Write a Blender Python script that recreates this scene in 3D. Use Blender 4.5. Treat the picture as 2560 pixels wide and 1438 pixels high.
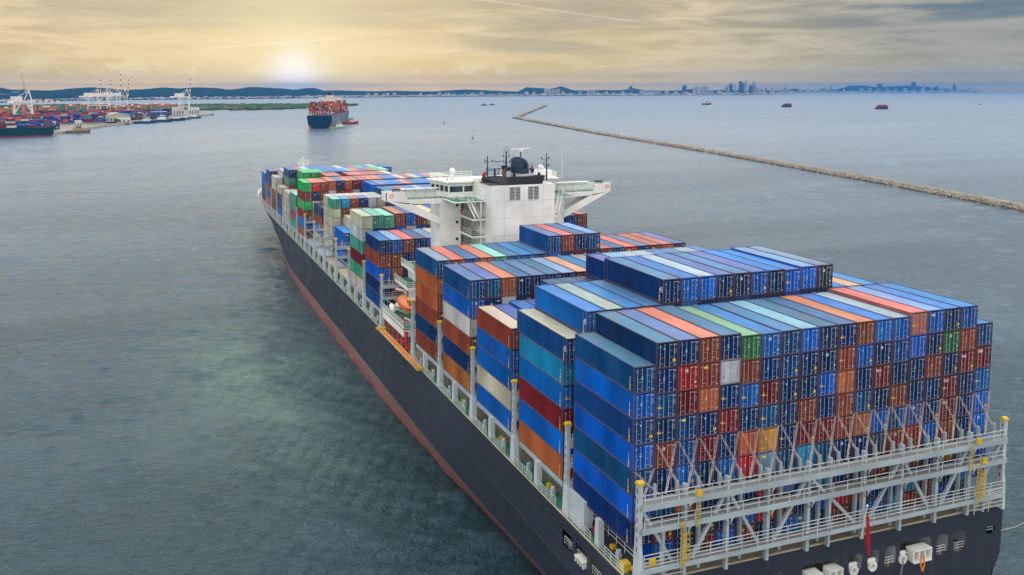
import bpy, math, random
import numpy as np
from mathutils import Vector, Matrix
random.seed(7); rng = np.random.default_rng(5)
for o in list(bpy.data.objects): bpy.data.objects.remove(o)
sc = bpy.context.scene; COL = sc.collection
PI = math.pi
# ---------------------------------------------------------------- camera
CAM = Vector((-43.9308, -69.968, 45.2028)); YAW = 0.335319; PIT = 0.092737; ROL = -0.0019
FPX = 2124.77
c_, s_ = math.cos(YAW), math.sin(YAW)
rv = Vector((c_, -s_, 0)); fv = Vector((s_*math.cos(PIT), c_*math.cos(PIT), -math.sin(PIT))); uv = rv.cross(fv)
Rv = rv*math.cos(ROL)+uv*math.sin(ROL); Uv = -rv*math.sin(ROL)+uv*math.cos(ROL)
cam = bpy.data.cameras.new('camera'); camo = bpy.data.objects.new('camera', cam); COL.objects.link(camo)
M = Matrix((Rv, Uv, -fv)).transposed().to_4x4(); M.translation = CAM; camo.matrix_world = M
cam.sensor_width = 36; cam.lens = FPX/2560*36; cam.clip_start = 0.5; cam.clip_end = 90000
cam.shift_x = (1280-1110.8)/2560; cam.shift_y = -(719-419.5)/2560
sc.camera = camo
# ---------------------------------------------------------------- render look
sc.view_settings.view_transform = 'Standard'; sc.view_settings.look = 'None'
sc.view_settings.exposure = 0.0; sc.view_settings.gamma = 1.0; sc.view_settings.use_curve_mapping = False
sc.cycles.use_denoising = True; sc.cycles.max_bounces = 5; sc.cycles.diffuse_bounces = 3
sc.cycles.glossy_bounces = 3; sc.cycles.volume_bounces = 0; sc.cycles.caustics_reflective = False
sc.cycles.sample_clamp_indirect = 4.0
SEA = -17.6; EARTH = 6371000.0
SUN_AZ = math.radians(9.3); SUN_EL = math.radians(4.0)
SUN_DIR = Vector((math.sin(SUN_AZ)*math.cos(SUN_EL), math.cos(SUN_AZ)*math.cos(SUN_EL), math.sin(SUN_EL)))
GLOW = Vector((math.sin(math.radians(9.3)), math.cos(math.radians(9.3)), math.tan(math.radians(0.55)))).normalized()

class NT:
    """small helper for node trees"""
    def __init__(s, t): s.t = t; t.nodes.clear()
    def n(s, typ, **kw):
        nd = s.t.nodes.new(typ)
        for k, v in kw.items():
            if k.startswith('i_'):
                nd.inputs[k[2:].replace('_', ' ')].default_value = v
            else: setattr(nd, k, v)
        return nd
    def l(s, a, b): s.t.links.new(a, b)
    def math(s, op, a, b=None, c=None, clamp=False):
        nd = s.t.nodes.new('ShaderNodeMath'); nd.operation = op; nd.use_clamp = clamp
        for i, v in enumerate((a, b, c)):
            if v is None: continue
            if isinstance(v, (int, float)): nd.inputs[i].default_value = v
            else: s.l(v, nd.inputs[i])
        return nd.outputs[0]
    def mix(s, f, a, b, mode='MIX', clampf=True):
        nd = s.t.nodes.new('ShaderNodeMix'); nd.data_type = 'RGBA'; nd.blend_type = mode; nd.clamp_factor = clampf
        for i, v in ((0, f), (6, a), (7, b)):
            if isinstance(v, (int, float)): nd.inputs[i].default_value = v
            elif isinstance(v, tuple): nd.inputs[i].default_value = v if len(v) == 4 else (*v, 1)
            else: s.l(v, nd.inputs[i])
        return nd.outputs[2]
    def ramp(s, f, lo, hi, a=0.0, b=1.0, smooth=True):
        nd = s.t.nodes.new('ShaderNodeMapRange'); nd.interpolation_type = 'SMOOTHSTEP' if smooth else 'LINEAR'
        s.l(f, nd.inputs[0])
        for i, v in enumerate((lo, hi, a, b)): nd.inputs[i+1].default_value = v
        return nd.outputs[0]
    def noise(s, vec, scale, detail=4, rough=0.55, dist=0.0, dim='3D'):
        nd = s.t.nodes.new('ShaderNodeTexNoise'); nd.noise_dimensions = dim
        if vec is not None: s.l(vec, nd.inputs['Vector'])
        nd.inputs['Scale'].default_value = scale; nd.inputs['Detail'].default_value = detail
        nd.inputs['Roughness'].default_value = rough; nd.inputs['Distortion'].default_value = dist
        return nd.outputs[0]
    def mapping(s, vec, scale=(1, 1, 1), rot=(0, 0, 0), loc=(0, 0, 0)):
        nd = s.t.nodes.new('ShaderNodeMapping'); s.l(vec, nd.inputs[0])
        nd.inputs['Scale'].default_value = scale; nd.inputs['Rotation'].default_value = rot; nd.inputs['Location'].default_value = loc
        return nd.outputs[0]
# ---------------------------------------------------------------- sky
world = bpy.data.worlds.new('World'); sc.world = world; world.use_nodes = True
w = NT(world.node_tree)
tc = w.n('ShaderNodeTexCoord'); d = tc.outputs['Generated']
sky = w.n('ShaderNodeTexSky', sky_type='NISHITA', sun_disc=False, sun_elevation=SUN_EL, sun_rotation=SUN_AZ, air_density=1.0, dust_density=0.4, ozone_density=1.0)
sep = w.n('ShaderNodeSeparateXYZ'); w.l(d, sep.inputs[0])
def dotn(v):
    nd = w.n('ShaderNodeVectorMath', operation='DOT_PRODUCT'); w.l(d, nd.inputs[0]); nd.inputs[1].default_value = v; return nd.outputs['Value']
el = sep.outputs[2]
flat = math.hypot(GLOW.x, GLOW.y)
hz = w.n('ShaderNodeVectorMath', operation='MULTIPLY'); w.l(d, hz.inputs[0]); hz.inputs[1].default_value = (1, 1, 0)
hn = w.n('ShaderNodeVectorMath', operation='NORMALIZE'); w.l(hz.outputs[0], hn.inputs[0])
dh = w.n('ShaderNodeVectorMath', operation='DOT_PRODUCT'); w.l(hn.outputs[0], dh.inputs[0]); dh.inputs[1].default_value = (GLOW.x/flat, GLOW.y/flat, 0)
az = dh.outputs['Value']                      # 1 towards the sun, -1 away from it
gs = dotn(tuple(GLOW))
# cirrus sheets: stretched noise that leans the way the streaks do
m1 = w.mapping(d, scale=(2.2, 2.2, 15.0), rot=(0.05, 0.16, 0.3))
n1 = w.noise(m1, 1.7, 7, 0.58, 0.9)
m2 = w.mapping(d, scale=(5.0, 4.0, 46.0), rot=(-0.02, 0.13, 1.1), loc=(3.1, 1.7, 0.4))
n2 = w.noise(m2, 1.5, 8, 0.6, 1.2)
m3 = w.mapping(d, scale=(1.0, 1.0, 7.0), rot=(0.0, 0.2, 2.1), loc=(7.3, 2.2, 5.4))
n3 = w.noise(m3, 1.6, 4, 0.5, 0.6)
warm = w.ramp(az, 0.74, 0.99)
warm2 = w.ramp(az, 0.955, 1.0)
low = w.mix(warm, (0.46, 0.40, 0.22), (0.78, 0.59, 0.20))
low = w.mix(warm2, low, (0.90, 0.68, 0.23))
mid = w.mix(warm, (0.130, 0.190, 0.240), (0.60, 0.47, 0.27))
mid = w.mix(warm2, mid, (0.66, 0.52, 0.29))
base = w.mix(w.ramp(el, -0.005, 0.085), low, mid)
rim = w.mix(warm, (1.15, 0.70, 0.03), (2.3, 1.35, 0.02))
rim = w.mix(warm2, rim, (2.7, 1.60, 0.05))
cloudc = w.mix(warm, (0.44, 0.42, 0.36), (0.90, 0.72, 0.42))
shade = w.mix(warm, (0.13, 0.18, 0.215), (0.37, 0.35, 0.27))
amt = w.math('ADD', w.math('MULTIPLY', n1, 0.62), w.math('MULTIPLY', n2, 0.38))
c1 = w.mix(w.ramp(amt, 0.44, 0.62, 0.0, 0.85), base, cloudc)
c2 = w.mix(w.ramp(n3, 0.47, 0.60, 0.0, 0.55), c1, shade)
c2 = w.mix(w.ramp(el, -0.001, 0.014, 1.0, 0.0), c2, rim)
# higher sky: overcast, brightened and made bluer ahead to lift the water
zlo = w.mix(w.ramp(az, -0.6, 0.55, 1.0, 0.0), (1.06, 1.26, 1.50), (1.72, 1.64, 1.52))   # raised behind the camera to light the ship's near faces
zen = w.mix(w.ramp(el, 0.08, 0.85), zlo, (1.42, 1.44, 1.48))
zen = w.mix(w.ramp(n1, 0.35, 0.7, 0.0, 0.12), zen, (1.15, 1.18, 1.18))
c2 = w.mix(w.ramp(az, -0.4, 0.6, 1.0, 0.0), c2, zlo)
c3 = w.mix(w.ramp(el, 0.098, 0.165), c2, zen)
# glow round the veiled sun
g = w.math('POWER', w.math('MAXIMUM', gs, 0.0), 90.0)
c4 = w.mix(w.math('MULTIPLY', g, 0.30), c3, (0.86, 0.72, 0.40))
sd = w.n('ShaderNodeVectorMath', operation='DOT_PRODUCT'); w.l(d, sd.inputs[0]); sd.inputs[1].default_value = (GLOW.y/flat, -GLOW.x/flat, 0); sg = sd.outputs['Value']
# a bank of low cumulus lit from behind, and two contrails
pf = w.noise(w.mapping(d, scale=(34, 34, 62)), 1.0, 6, 0.62, 0.3)
band = w.math('MULTIPLY', w.ramp(el, 0.012, 0.020), w.ramp(el, 0.026, 0.037, 1.0, 0.0))
c4 = w.mix(w.math('MULTIPLY', w.math('MULTIPLY', band, w.ramp(pf, 0.48, 0.60)), w.ramp(az, 0.93, 0.995, 0.0, 0.65)), c4, (0.97, 0.83, 0.48))
for e0, sl_, s0, s1, wd, am in ((0.0534, 0.077, -0.104, 0.070, 0.0011, 0.55), (0.1363, -0.16, 0.16, 0.40, 0.0010, 0.35)):
    dv = w.math('DIVIDE', w.math('SUBTRACT', el, w.math('ADD', w.math('MULTIPLY', sg, sl_), e0)), wd)
    ln = w.math('POWER', 2.718, w.math('MULTIPLY', w.math('MULTIPLY', dv, dv), -1.0))
    ln = w.math('MULTIPLY', ln, w.math('MULTIPLY', w.ramp(sg, s0, s0+0.03), w.ramp(sg, s1-0.03, s1, 1.0, 0.0)))
    c4 = w.mix(w.math('MULTIPLY', w.math('MULTIPLY', ln, w.ramp(n2, 0.3, 0.6, 0.5, 1.0)), w.ramp(az, 0.2, 0.5, 0.0, am)), c4, (0.95, 0.90, 0.75))
sx_ = w.math('SUBTRACT', 1.0, az)
gy = w.math('SUBTRACT', el, GLOW.z)
r2 = w.math('ADD', w.math('MULTIPLY', sx_, 2.0), w.math('MULTIPLY', w.math('MULTIPLY', gy, gy), 0.75))
c5 = w.mix(w.math('MULTIPLY', w.math('POWER', 2.718, w.math('MULTIPLY', r2, -110.0)), 0.50), c4, (1.0, 0.93, 0.55))
rq = w.math('MULTIPLY', r2, 1200.0)
core = w.math('MULTIPLY', w.math('POWER', 2.718, w.math('MULTIPLY', w.math('POWER', rq, 1.3), -1.0)), 0.95)
c5 = w.mix(core, c5, (1.12, 1.13, 1.10))
b1 = w.n('ShaderNodeBackground'); w.l(sky.outputs[0], b1.inputs[0]); b1.inputs[1].default_value = 0.05
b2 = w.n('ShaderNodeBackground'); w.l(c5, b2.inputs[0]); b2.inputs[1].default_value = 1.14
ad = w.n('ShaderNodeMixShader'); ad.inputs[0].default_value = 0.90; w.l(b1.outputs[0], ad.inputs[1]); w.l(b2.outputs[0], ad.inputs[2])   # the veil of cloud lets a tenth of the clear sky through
out = w.n('ShaderNodeOutputWorld'); w.l(ad.outputs[0], out.inputs[0])
# ---------------------------------------------------------------- sun (veiled by cloud)
sl = bpy.data.lights.new('sun', 'SUN'); sl.energy = 0.5; sl.angle = math.radians(150); sl.color = (1.0, 0.93, 0.82)
so = bpy.data.objects.new('sun', sl); COL.objects.link(so); so.rotation_euler = (-SUN_DIR).to_track_quat('-Z', 'Y').to_euler()
so.location = (0, 0, 300)
# ================================================================= materials
MAT = {}
def mat(name, color=(0.5, 0.5, 0.5), rough=0.55, metal=0.0, src='plain', dirt=0.25, dirtc=(0.12, 0.06, 0.03), dscale=0.5, bump=0.0, spec=0.5, stretch=(1, 1, 1), world_space=False, fade=None, streak=0.0, dlo=0.56, var=0.16):
    if name in MAT: return MAT[name]
    m = bpy.data.materials.new(name); m.use_nodes = True; t = NT(m.node_tree)
    p = t.n('ShaderNodeBsdfPrincipled'); o = t.n('ShaderNodeOutputMaterial'); t.l(p.outputs[0], o.inputs[0])
    if src == 'plain': base = t.n('ShaderNodeRGB'); base.outputs[0].default_value = (*color, 1); base = base.outputs[0]
    elif src == 'object':
        oi = t.n('ShaderNodeObjectInfo'); base = oi.outputs['Color']
    else:
        at = t.n('ShaderNodeAttribute', attribute_name='Col'); base = at.outputs['Color']
    if world_space:
        ge = t.n('ShaderNodeNewGeometry'); vec = ge.outputs['Position']
    else:
        co = t.n('ShaderNodeTexCoord'); vec = co.outputs['Object']
        if src == 'object':
            oi2 = t.n('ShaderNodeObjectInfo'); va = t.n('ShaderNodeVectorMath', operation='MULTIPLY_ADD')
            cx = t.n('ShaderNodeCombineXYZ'); 
            for i in range(3): t.l(oi2.outputs['Random'], cx.inputs[i])
            t.l(cx.outputs[0], va.inputs[0]); va.inputs[1].default_value = (91, 57, 33); t.l(vec, va.inputs[2]); vec = va.outputs[0]
    if fade:
        base = t.mix(fade[0], base, fade[1])
    v2 = t.mapping(vec, scale=stretch)
    nz = t.noise(v2, dscale, 6, 0.62, 0.3)
    lum = t.noise(v2, dscale*0.35, 3, 0.5)
    base = t.mix(1.0, base, t.mix(t.ramp(lum, 0.3, 0.7), (1-var, 1-var, 1-var), (1+var*.75, 1+var*.75, 1+var*.75)), mode='MULTIPLY')
    if dirt > 0: base = t.mix(t.ramp(nz, dlo, dlo+.22, 0.0, dirt), base, dirtc)
    if streak > 0:
        sv = t.mapping(vec, scale=(2.2, 2.2, 0.16)); sn = t.noise(sv, 1.0, 5, 0.7)
        base = t.mix(t.ramp(sn, 0.52, 0.74, 0.0, streak), base, dirtc)
    t.l(base, p.inputs['Base Color'])
    rr = t.ramp(nz, 0.3, 0.75, max(0.02, rough-0.1), min(1, rough+0.18)); t.l(rr, p.inputs['Roughness'])
    p.inputs['Metallic'].default_value = metal; p.inputs['Specular IOR Level'].default_value = spec
    if bump > 0:
        b = t.n('ShaderNodeBump'); b.inputs['Strength'].default_value = bump; b.inputs['Distance'].default_value = 0.05
        t.l(nz, b.inputs['Height']); t.l(b.outputs[0], p.inputs['Normal'])
    MAT[name] = m; return m
WHITE = mat('white_paint', (0.87, 0.85, 0.80), 0.45, dirt=0.06, dirtc=(0.50, 0.42, 0.30), dscale=0.4, streak=0.07)
BAND = mat('red_boot_paint', (0.29, 0.075, 0.062), 0.5, dirt=0.3, dirtc=(0.2, 0.1, 0.08), dscale=0.4)
GREY = mat('bridge_grey_paint', (0.38, 0.45, 0.48), 0.5, dirt=0.22, dirtc=(0.25, 0.16, 0.09), dscale=0.6, streak=0.10)
LGREY = mat('light_grey_paint', (0.50, 0.55, 0.57), 0.5, dirt=0.18, dirtc=(0.30, 0.20, 0.12), dscale=0.6, streak=0.10)
RAIL = mat('railing_paint', (0.62, 0.66, 0.68), 0.5, dirt=0.1)
YELLOW = mat('yellow_paint', (0.66, 0.43, 0.02), 0.5, dirt=0.4, dscale=2.0)
ORANGE = mat('orange_paint', (0.80, 0.19, 0.03), 0.4, dirt=0.12)
REDP = mat('red_paint', (0.50, 0.02, 0.025), 0.45, dirt=0.1)
GREEN = mat('green_deck_paint', (0.045, 0.20, 0.11), 0.6, dirt=0.35, dirtc=(0.2, 0.16, 0.1), dscale=0.8)
DECK = mat('weathered_deck', (0.30, 0.25, 0.17), 0.7, dirt=0.45, dirtc=(0.12, 0.08, 0.04), dscale=0.9, stretch=(1, .4, 1))
CREAM = mat('hatch_cover_paint', (0.50, 0.43, 0.29), 0.65, dirt=0.4, dirtc=(0.22, 0.14, 0.07), dscale=0.7)
DARK = mat('shadowed_steel', (0.06, 0.06, 0.06), 0.7, dirt=0.1)
HULL = mat('charcoal_hull_paint', (0.030, 0.036, 0.054), 0.5, spec=0.3, dirt=0.40, dirtc=(0.080, 0.070, 0.070), dscale=0.10, stretch=(1, 1, 2.0), streak=0.42)
BOOT = mat('fouled_boot_paint', (0.22, 0.115, 0.10), 0.55, dirt=0.55, dirtc=(0.15, 0.085, 0.06), dscale=0.35, stretch=(1, .3, 2.0), streak=0.25)
BLACK = mat('black_paint', (0.018, 0.017, 0.022), 0.45, dirt=0.1, dirtc=(0.05, 0.04, 0.04))
MAST = mat('dark_blue_mast_paint', (0.012, 0.035, 0.07), 0.5, dirt=0.1)
GLASS = mat('tinted_window_glass', (0.02, 0.05, 0.06), 0.06, dirt=0.0, spec=0.8)
GUN = mat('louvre_shadow', (0.10, 0.095, 0.085), 0.7)
PAINT = mat('container_paint', src='object', rough=0.5, var=0.30, spec=0.12, dlo=0.53, dirt=0.28, dirtc=(0.10, 0.05, 0.03), dscale=0.55, streak=0.20)
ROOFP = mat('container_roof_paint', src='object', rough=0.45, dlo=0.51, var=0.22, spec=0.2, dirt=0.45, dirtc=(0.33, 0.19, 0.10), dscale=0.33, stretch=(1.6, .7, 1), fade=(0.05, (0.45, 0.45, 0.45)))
FRAMEP = mat('container_frame_paint', src='object', rough=0.65, dirt=0.85, dirtc=(0.11, 0.048, 0.022), dscale=1.0, fade=(0.50, (0.10, 0.046, 0.026)))
STEELBAR = mat('galvanised_bar', (0.42, 0.45, 0.48), 0.4, dirt=0.3, dirtc=(0.2, 0.1, 0.05))
PRINT = mat('painted_marking', src='attr', rough=0.5, dirt=0.15)
ATTR = mat('weathered_paint', src='attr', rough=0.5, dirt=0.20, dirtc=(0.13, 0.08, 0.05), dscale=0.4, world_space=True)
FLAT = mat('far_painted_surface', src='attr', rough=0.75, spec=0.1, dirt=0.15, dirtc=(0.2, 0.17, 0.13), dscale=0.05, world_space=True)
ROCK = mat('breakwater_rock', src='attr', rough=0.9, spec=0.1, dirt=0.5, dirtc=(0.10, 0.08, 0.055), dscale=0.35, world_space=True, bump=0.5)
SAND = mat('pale_sand', (0.50, 0.41, 0.28), 0.9, spec=0.05, dirt=0.3, dirtc=(0.33, 0.26, 0.17), dscale=0.02, world_space=True)
QUAYM = mat('quay_concrete', (0.36, 0.32, 0.26), 0.9, spec=0.05, dirt=0.5, dirtc=(0.20, 0.17, 0.12), dscale=0.02, world_space=True)
LEAF = mat('coastal_leaves', src='attr', rough=0.85, spec=0.05, dirt=0.5, dirtc=(0.03, 0.055, 0.02), dscale=0.03, world_space=True)
ROPE = mat('mooring_rope', (0.42, 0.33, 0.18), 0.9)
# ================================================================= mesh builder
class MB:
    def __init__(s): s.v = []; s.f = []; s.c = []
    def add(s, vs, fs, col=None):
        b = len(s.v); s.v += [tuple(p) for p in vs]; s.f += [tuple(i+b for i in q) for q in fs]
        s.c += [col or (1, 1, 1)]*len(vs); return s
    def box(s, x0, x1, y0, y1, z0, z1, col=None):
        return s.add([(x0, y0, z0), (x1, y0, z0), (x1, y1, z0), (x0, y1, z0), (x0, y0, z1), (x1, y0, z1), (x1, y1, z1), (x0, y1, z1)],
                     [(3, 2, 1, 0), (4, 5, 6, 7), (0, 1, 5, 4), (1, 2, 6, 5), (2, 3, 7, 6), (3, 0, 4, 7)], col)
    def cbox(s, c, d, col=None):
        return s.box(c[0]-d[0]/2, c[0]+d[0]/2, c[1]-d[1]/2, c[1]+d[1]/2, c[2]-d[2]/2, c[2]+d[2]/2, col)
    def beam(s, p, q, w_, h_, col=None, up=(0, 0, 1)):
        p = Vector(p); q = Vector(q); a = (q-p).normalized(); u = Vector(up)
        if abs(a.dot(u)) > .98: u = Vector((0, 1, 0))
        r = a.cross(u).normalized(); u = r.cross(a)
        vs = []
        for e in (p, q):
            for i, j in ((-1, -1), (1, -1), (1, 1), (-1, 1)): vs.append(e+r*(i*w_/2)+u*(j*h_/2))
        return s.add(vs, [(3, 2, 1, 0), (4, 5, 6, 7), (0, 1, 5, 4), (1, 2, 6, 5), (2, 3, 7, 6), (3, 0, 4, 7)], col)
    def tube(s, p, q, r0, r1=None, n=8, col=None, caps=True):
        r1 = r0 if r1 is None else r1
        p = Vector(p); q = Vector(q); a = (q-p).normalized(); u = Vector((0, 0, 1))
        if abs(a.dot(u)) > .98: u = Vector((0, 1, 0))
        r = a.cross(u).normalized(); u = r.cross(a); vs = []
        for e, rr in ((p, r0), (q, r1)):
            for i in range(n):
                t = 2*PI*i/n; vs.append(e+r*(rr*math.cos(t))+u*(rr*math.sin(t)))
        fs = [(i, (i+1) % n, n+(i+1) % n, n+i) for i in range(n)]
        if caps: fs += [tuple(range(n-1, -1, -1)), tuple(range(n, 2*n))]
        return s.add(vs, fs, col)
    def prism(s, poly, ax, a0, a1, col=None):
        """poly: 2-D points; ax: axis extruded (0,1,2)"""
        def P(u, v, a): return ((a, u, v), (u, a, v), (u, v, a))[ax]
        n = len(poly); vs = [P(u, v, a0) for u, v in poly]+[P(u, v, a1) for u, v in poly]
        fs = [tuple(range(n)), tuple(range(2*n-1, n-1, -1))]+[(i, i+n, (i+1) % n+n, (i+1) % n) for i in range(n)]
        return s.add(vs, fs, col)
    def quad(s, a, b, c, d, col=None): return s.add([a, b, c, d], [(0, 1, 2, 3)], col)
    def sphere(s, c, r, n=8, m=5, col=None, sz=1.0):
        vs = [(c[0], c[1], c[2]+r*sz)]; 
        for j in range(1, m):
            t = PI*j/m
            for i in range(n): vs.append((c[0]+r*math.sin(t)*math.cos(2*PI*i/n), c[1]+r*math.sin(t)*math.sin(2*PI*i/n), c[2]+r*sz*math.cos(t)))
        vs.append((c[0], c[1], c[2]-r*sz)); fs = [(0, 1+i, 1+(i+1) % n) for i in range(n)]
        for j in range(m-2):
            for i in range(n): fs.append((1+j*n+i, 1+(j+1)*n+i, 1+(j+1)*n+(i+1) % n, 1+j*n+(i+1) % n))
        L = len(vs)-1; fs += [(L, 1+(m-2)*n+(i+1) % n, 1+(m-2)*n+i) for i in range(n)]
        return s.add(vs, fs, col)
    def mesh(s, name, m, smooth=False):
        me = bpy.data.meshes.new(name); me.from_pydata(s.v, [], s.f); me.materials.append(m)
        at = me.attributes.new('Col', 'FLOAT_COLOR', 'POINT')
        ca = np.ones((len(s.v), 4), np.float32); ca[:, :3] = np.array(s.c, np.float32).reshape(-1, 3); at.data.foreach_set('color', ca.ravel())
        if smooth: me.polygons.foreach_set('use_smooth', [True]*len(me.polygons))
        me.update(); return me
    def build(s, name, m, parent=None, smooth=False, **kw):
        o = bpy.data.objects.new(name, s.mesh(name, m, smooth)); COL.objects.link(o)
        if parent: o.parent = parent
        for k, v in kw.items(): o[k] = v
        return o
LABELS = set()
def tag(o, label, cat, group=None, kind=None):
    o['label'] = label; o['category'] = cat
    assert 4 <= len(label.split()) <= 16, label
    if group: o['group'] = group
    if kind: o['kind'] = kind
    return o
def empty(name, loc=(0, 0, 0), parent=None, rz=0.0):
    o = bpy.data.objects.new(name, None); COL.objects.link(o); o.location = loc; o.rotation_euler = (0, 0, rz); o.empty_display_size = 1
    if parent: o.parent = parent
    return o
def inst(name, me, parent, loc=(0, 0, 0), scale=None, color=None, rz=0):
    o = bpy.data.objects.new(name, me); COL.objects.link(o); o.parent = parent; o.location = loc
    if scale: o.scale = scale
    if color: o.color = (*color, 1)
    if rz: o.rotation_euler = (0, 0, rz)
    return o
def seaz(x, y):
    dd = (x-CAM.x)**2+(y-CAM.y)**2
    return SEA-dd/(2*EARTH)
def railing(mb, pts, h=1.0, nr=2, sp=2.0, r=0.028, posts=True):
    for a, b in zip(pts[:-1], pts[1:]):
        a = Vector(a); b = Vector(b); L = (b-a).length
        for k in range(nr):
            z = Vector((0, 0, h*(k+1)/nr)); mb.beam(a+z, b+z, r*2, r*2)
        if posts:
            n = max(1, round(L/sp))
            for i in range(n+1):
                p = a+(b-a)*(i/n); mb.beam(p, p+Vector((0, 0, h)), r*2, r*2)

PLUME = (24.0, 120.0)
HAZED = 6.6e-5
HAZEC = (0.06, 0.29, 0.68)
HTOP = 170.0
TAB_T = [[3477,7157,17,44],[3509,7159,31,42],[3550,7163,17,38],[3573,7165,19,36],[3598,7167,17,42],[3622,7169,21,44],[3953,7197,16,37],[4001,7201,41,37],[4444,7243,35,70],[4659,7264,135,31],[5112,7312,35,77],[5265,7328,53,77],[5327,7335,24,60],[5388,7342,53,66],[5680,7376,36,75],[5730,7382,36,97],[5795,7390,15,105],[5879,7401,47,117],[5945,7409,31,140],[6011,7416,35,79],[6059,7423,32,117],[6104,7427,25,60],[6154,7442,34,51],[6110,7428,37,54],[6298,7576,51,40],[6509,7776,16,54],[6942,8185,39,67],[7461,8678,15,75],[7963,9152,68,70],[8933,10070,105,37],[10771,11467,75,53],[11004,11532,37,79],[12584,12018,83,123],[13474,12095,66,156],[13775,12127,24,140],[13991,12152,31,112],[14140,12170,36,85],[14350,12198,32,85],[14592,12232,37,91],[14723,12288,45,117],[15516,12633,39,49]]
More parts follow.
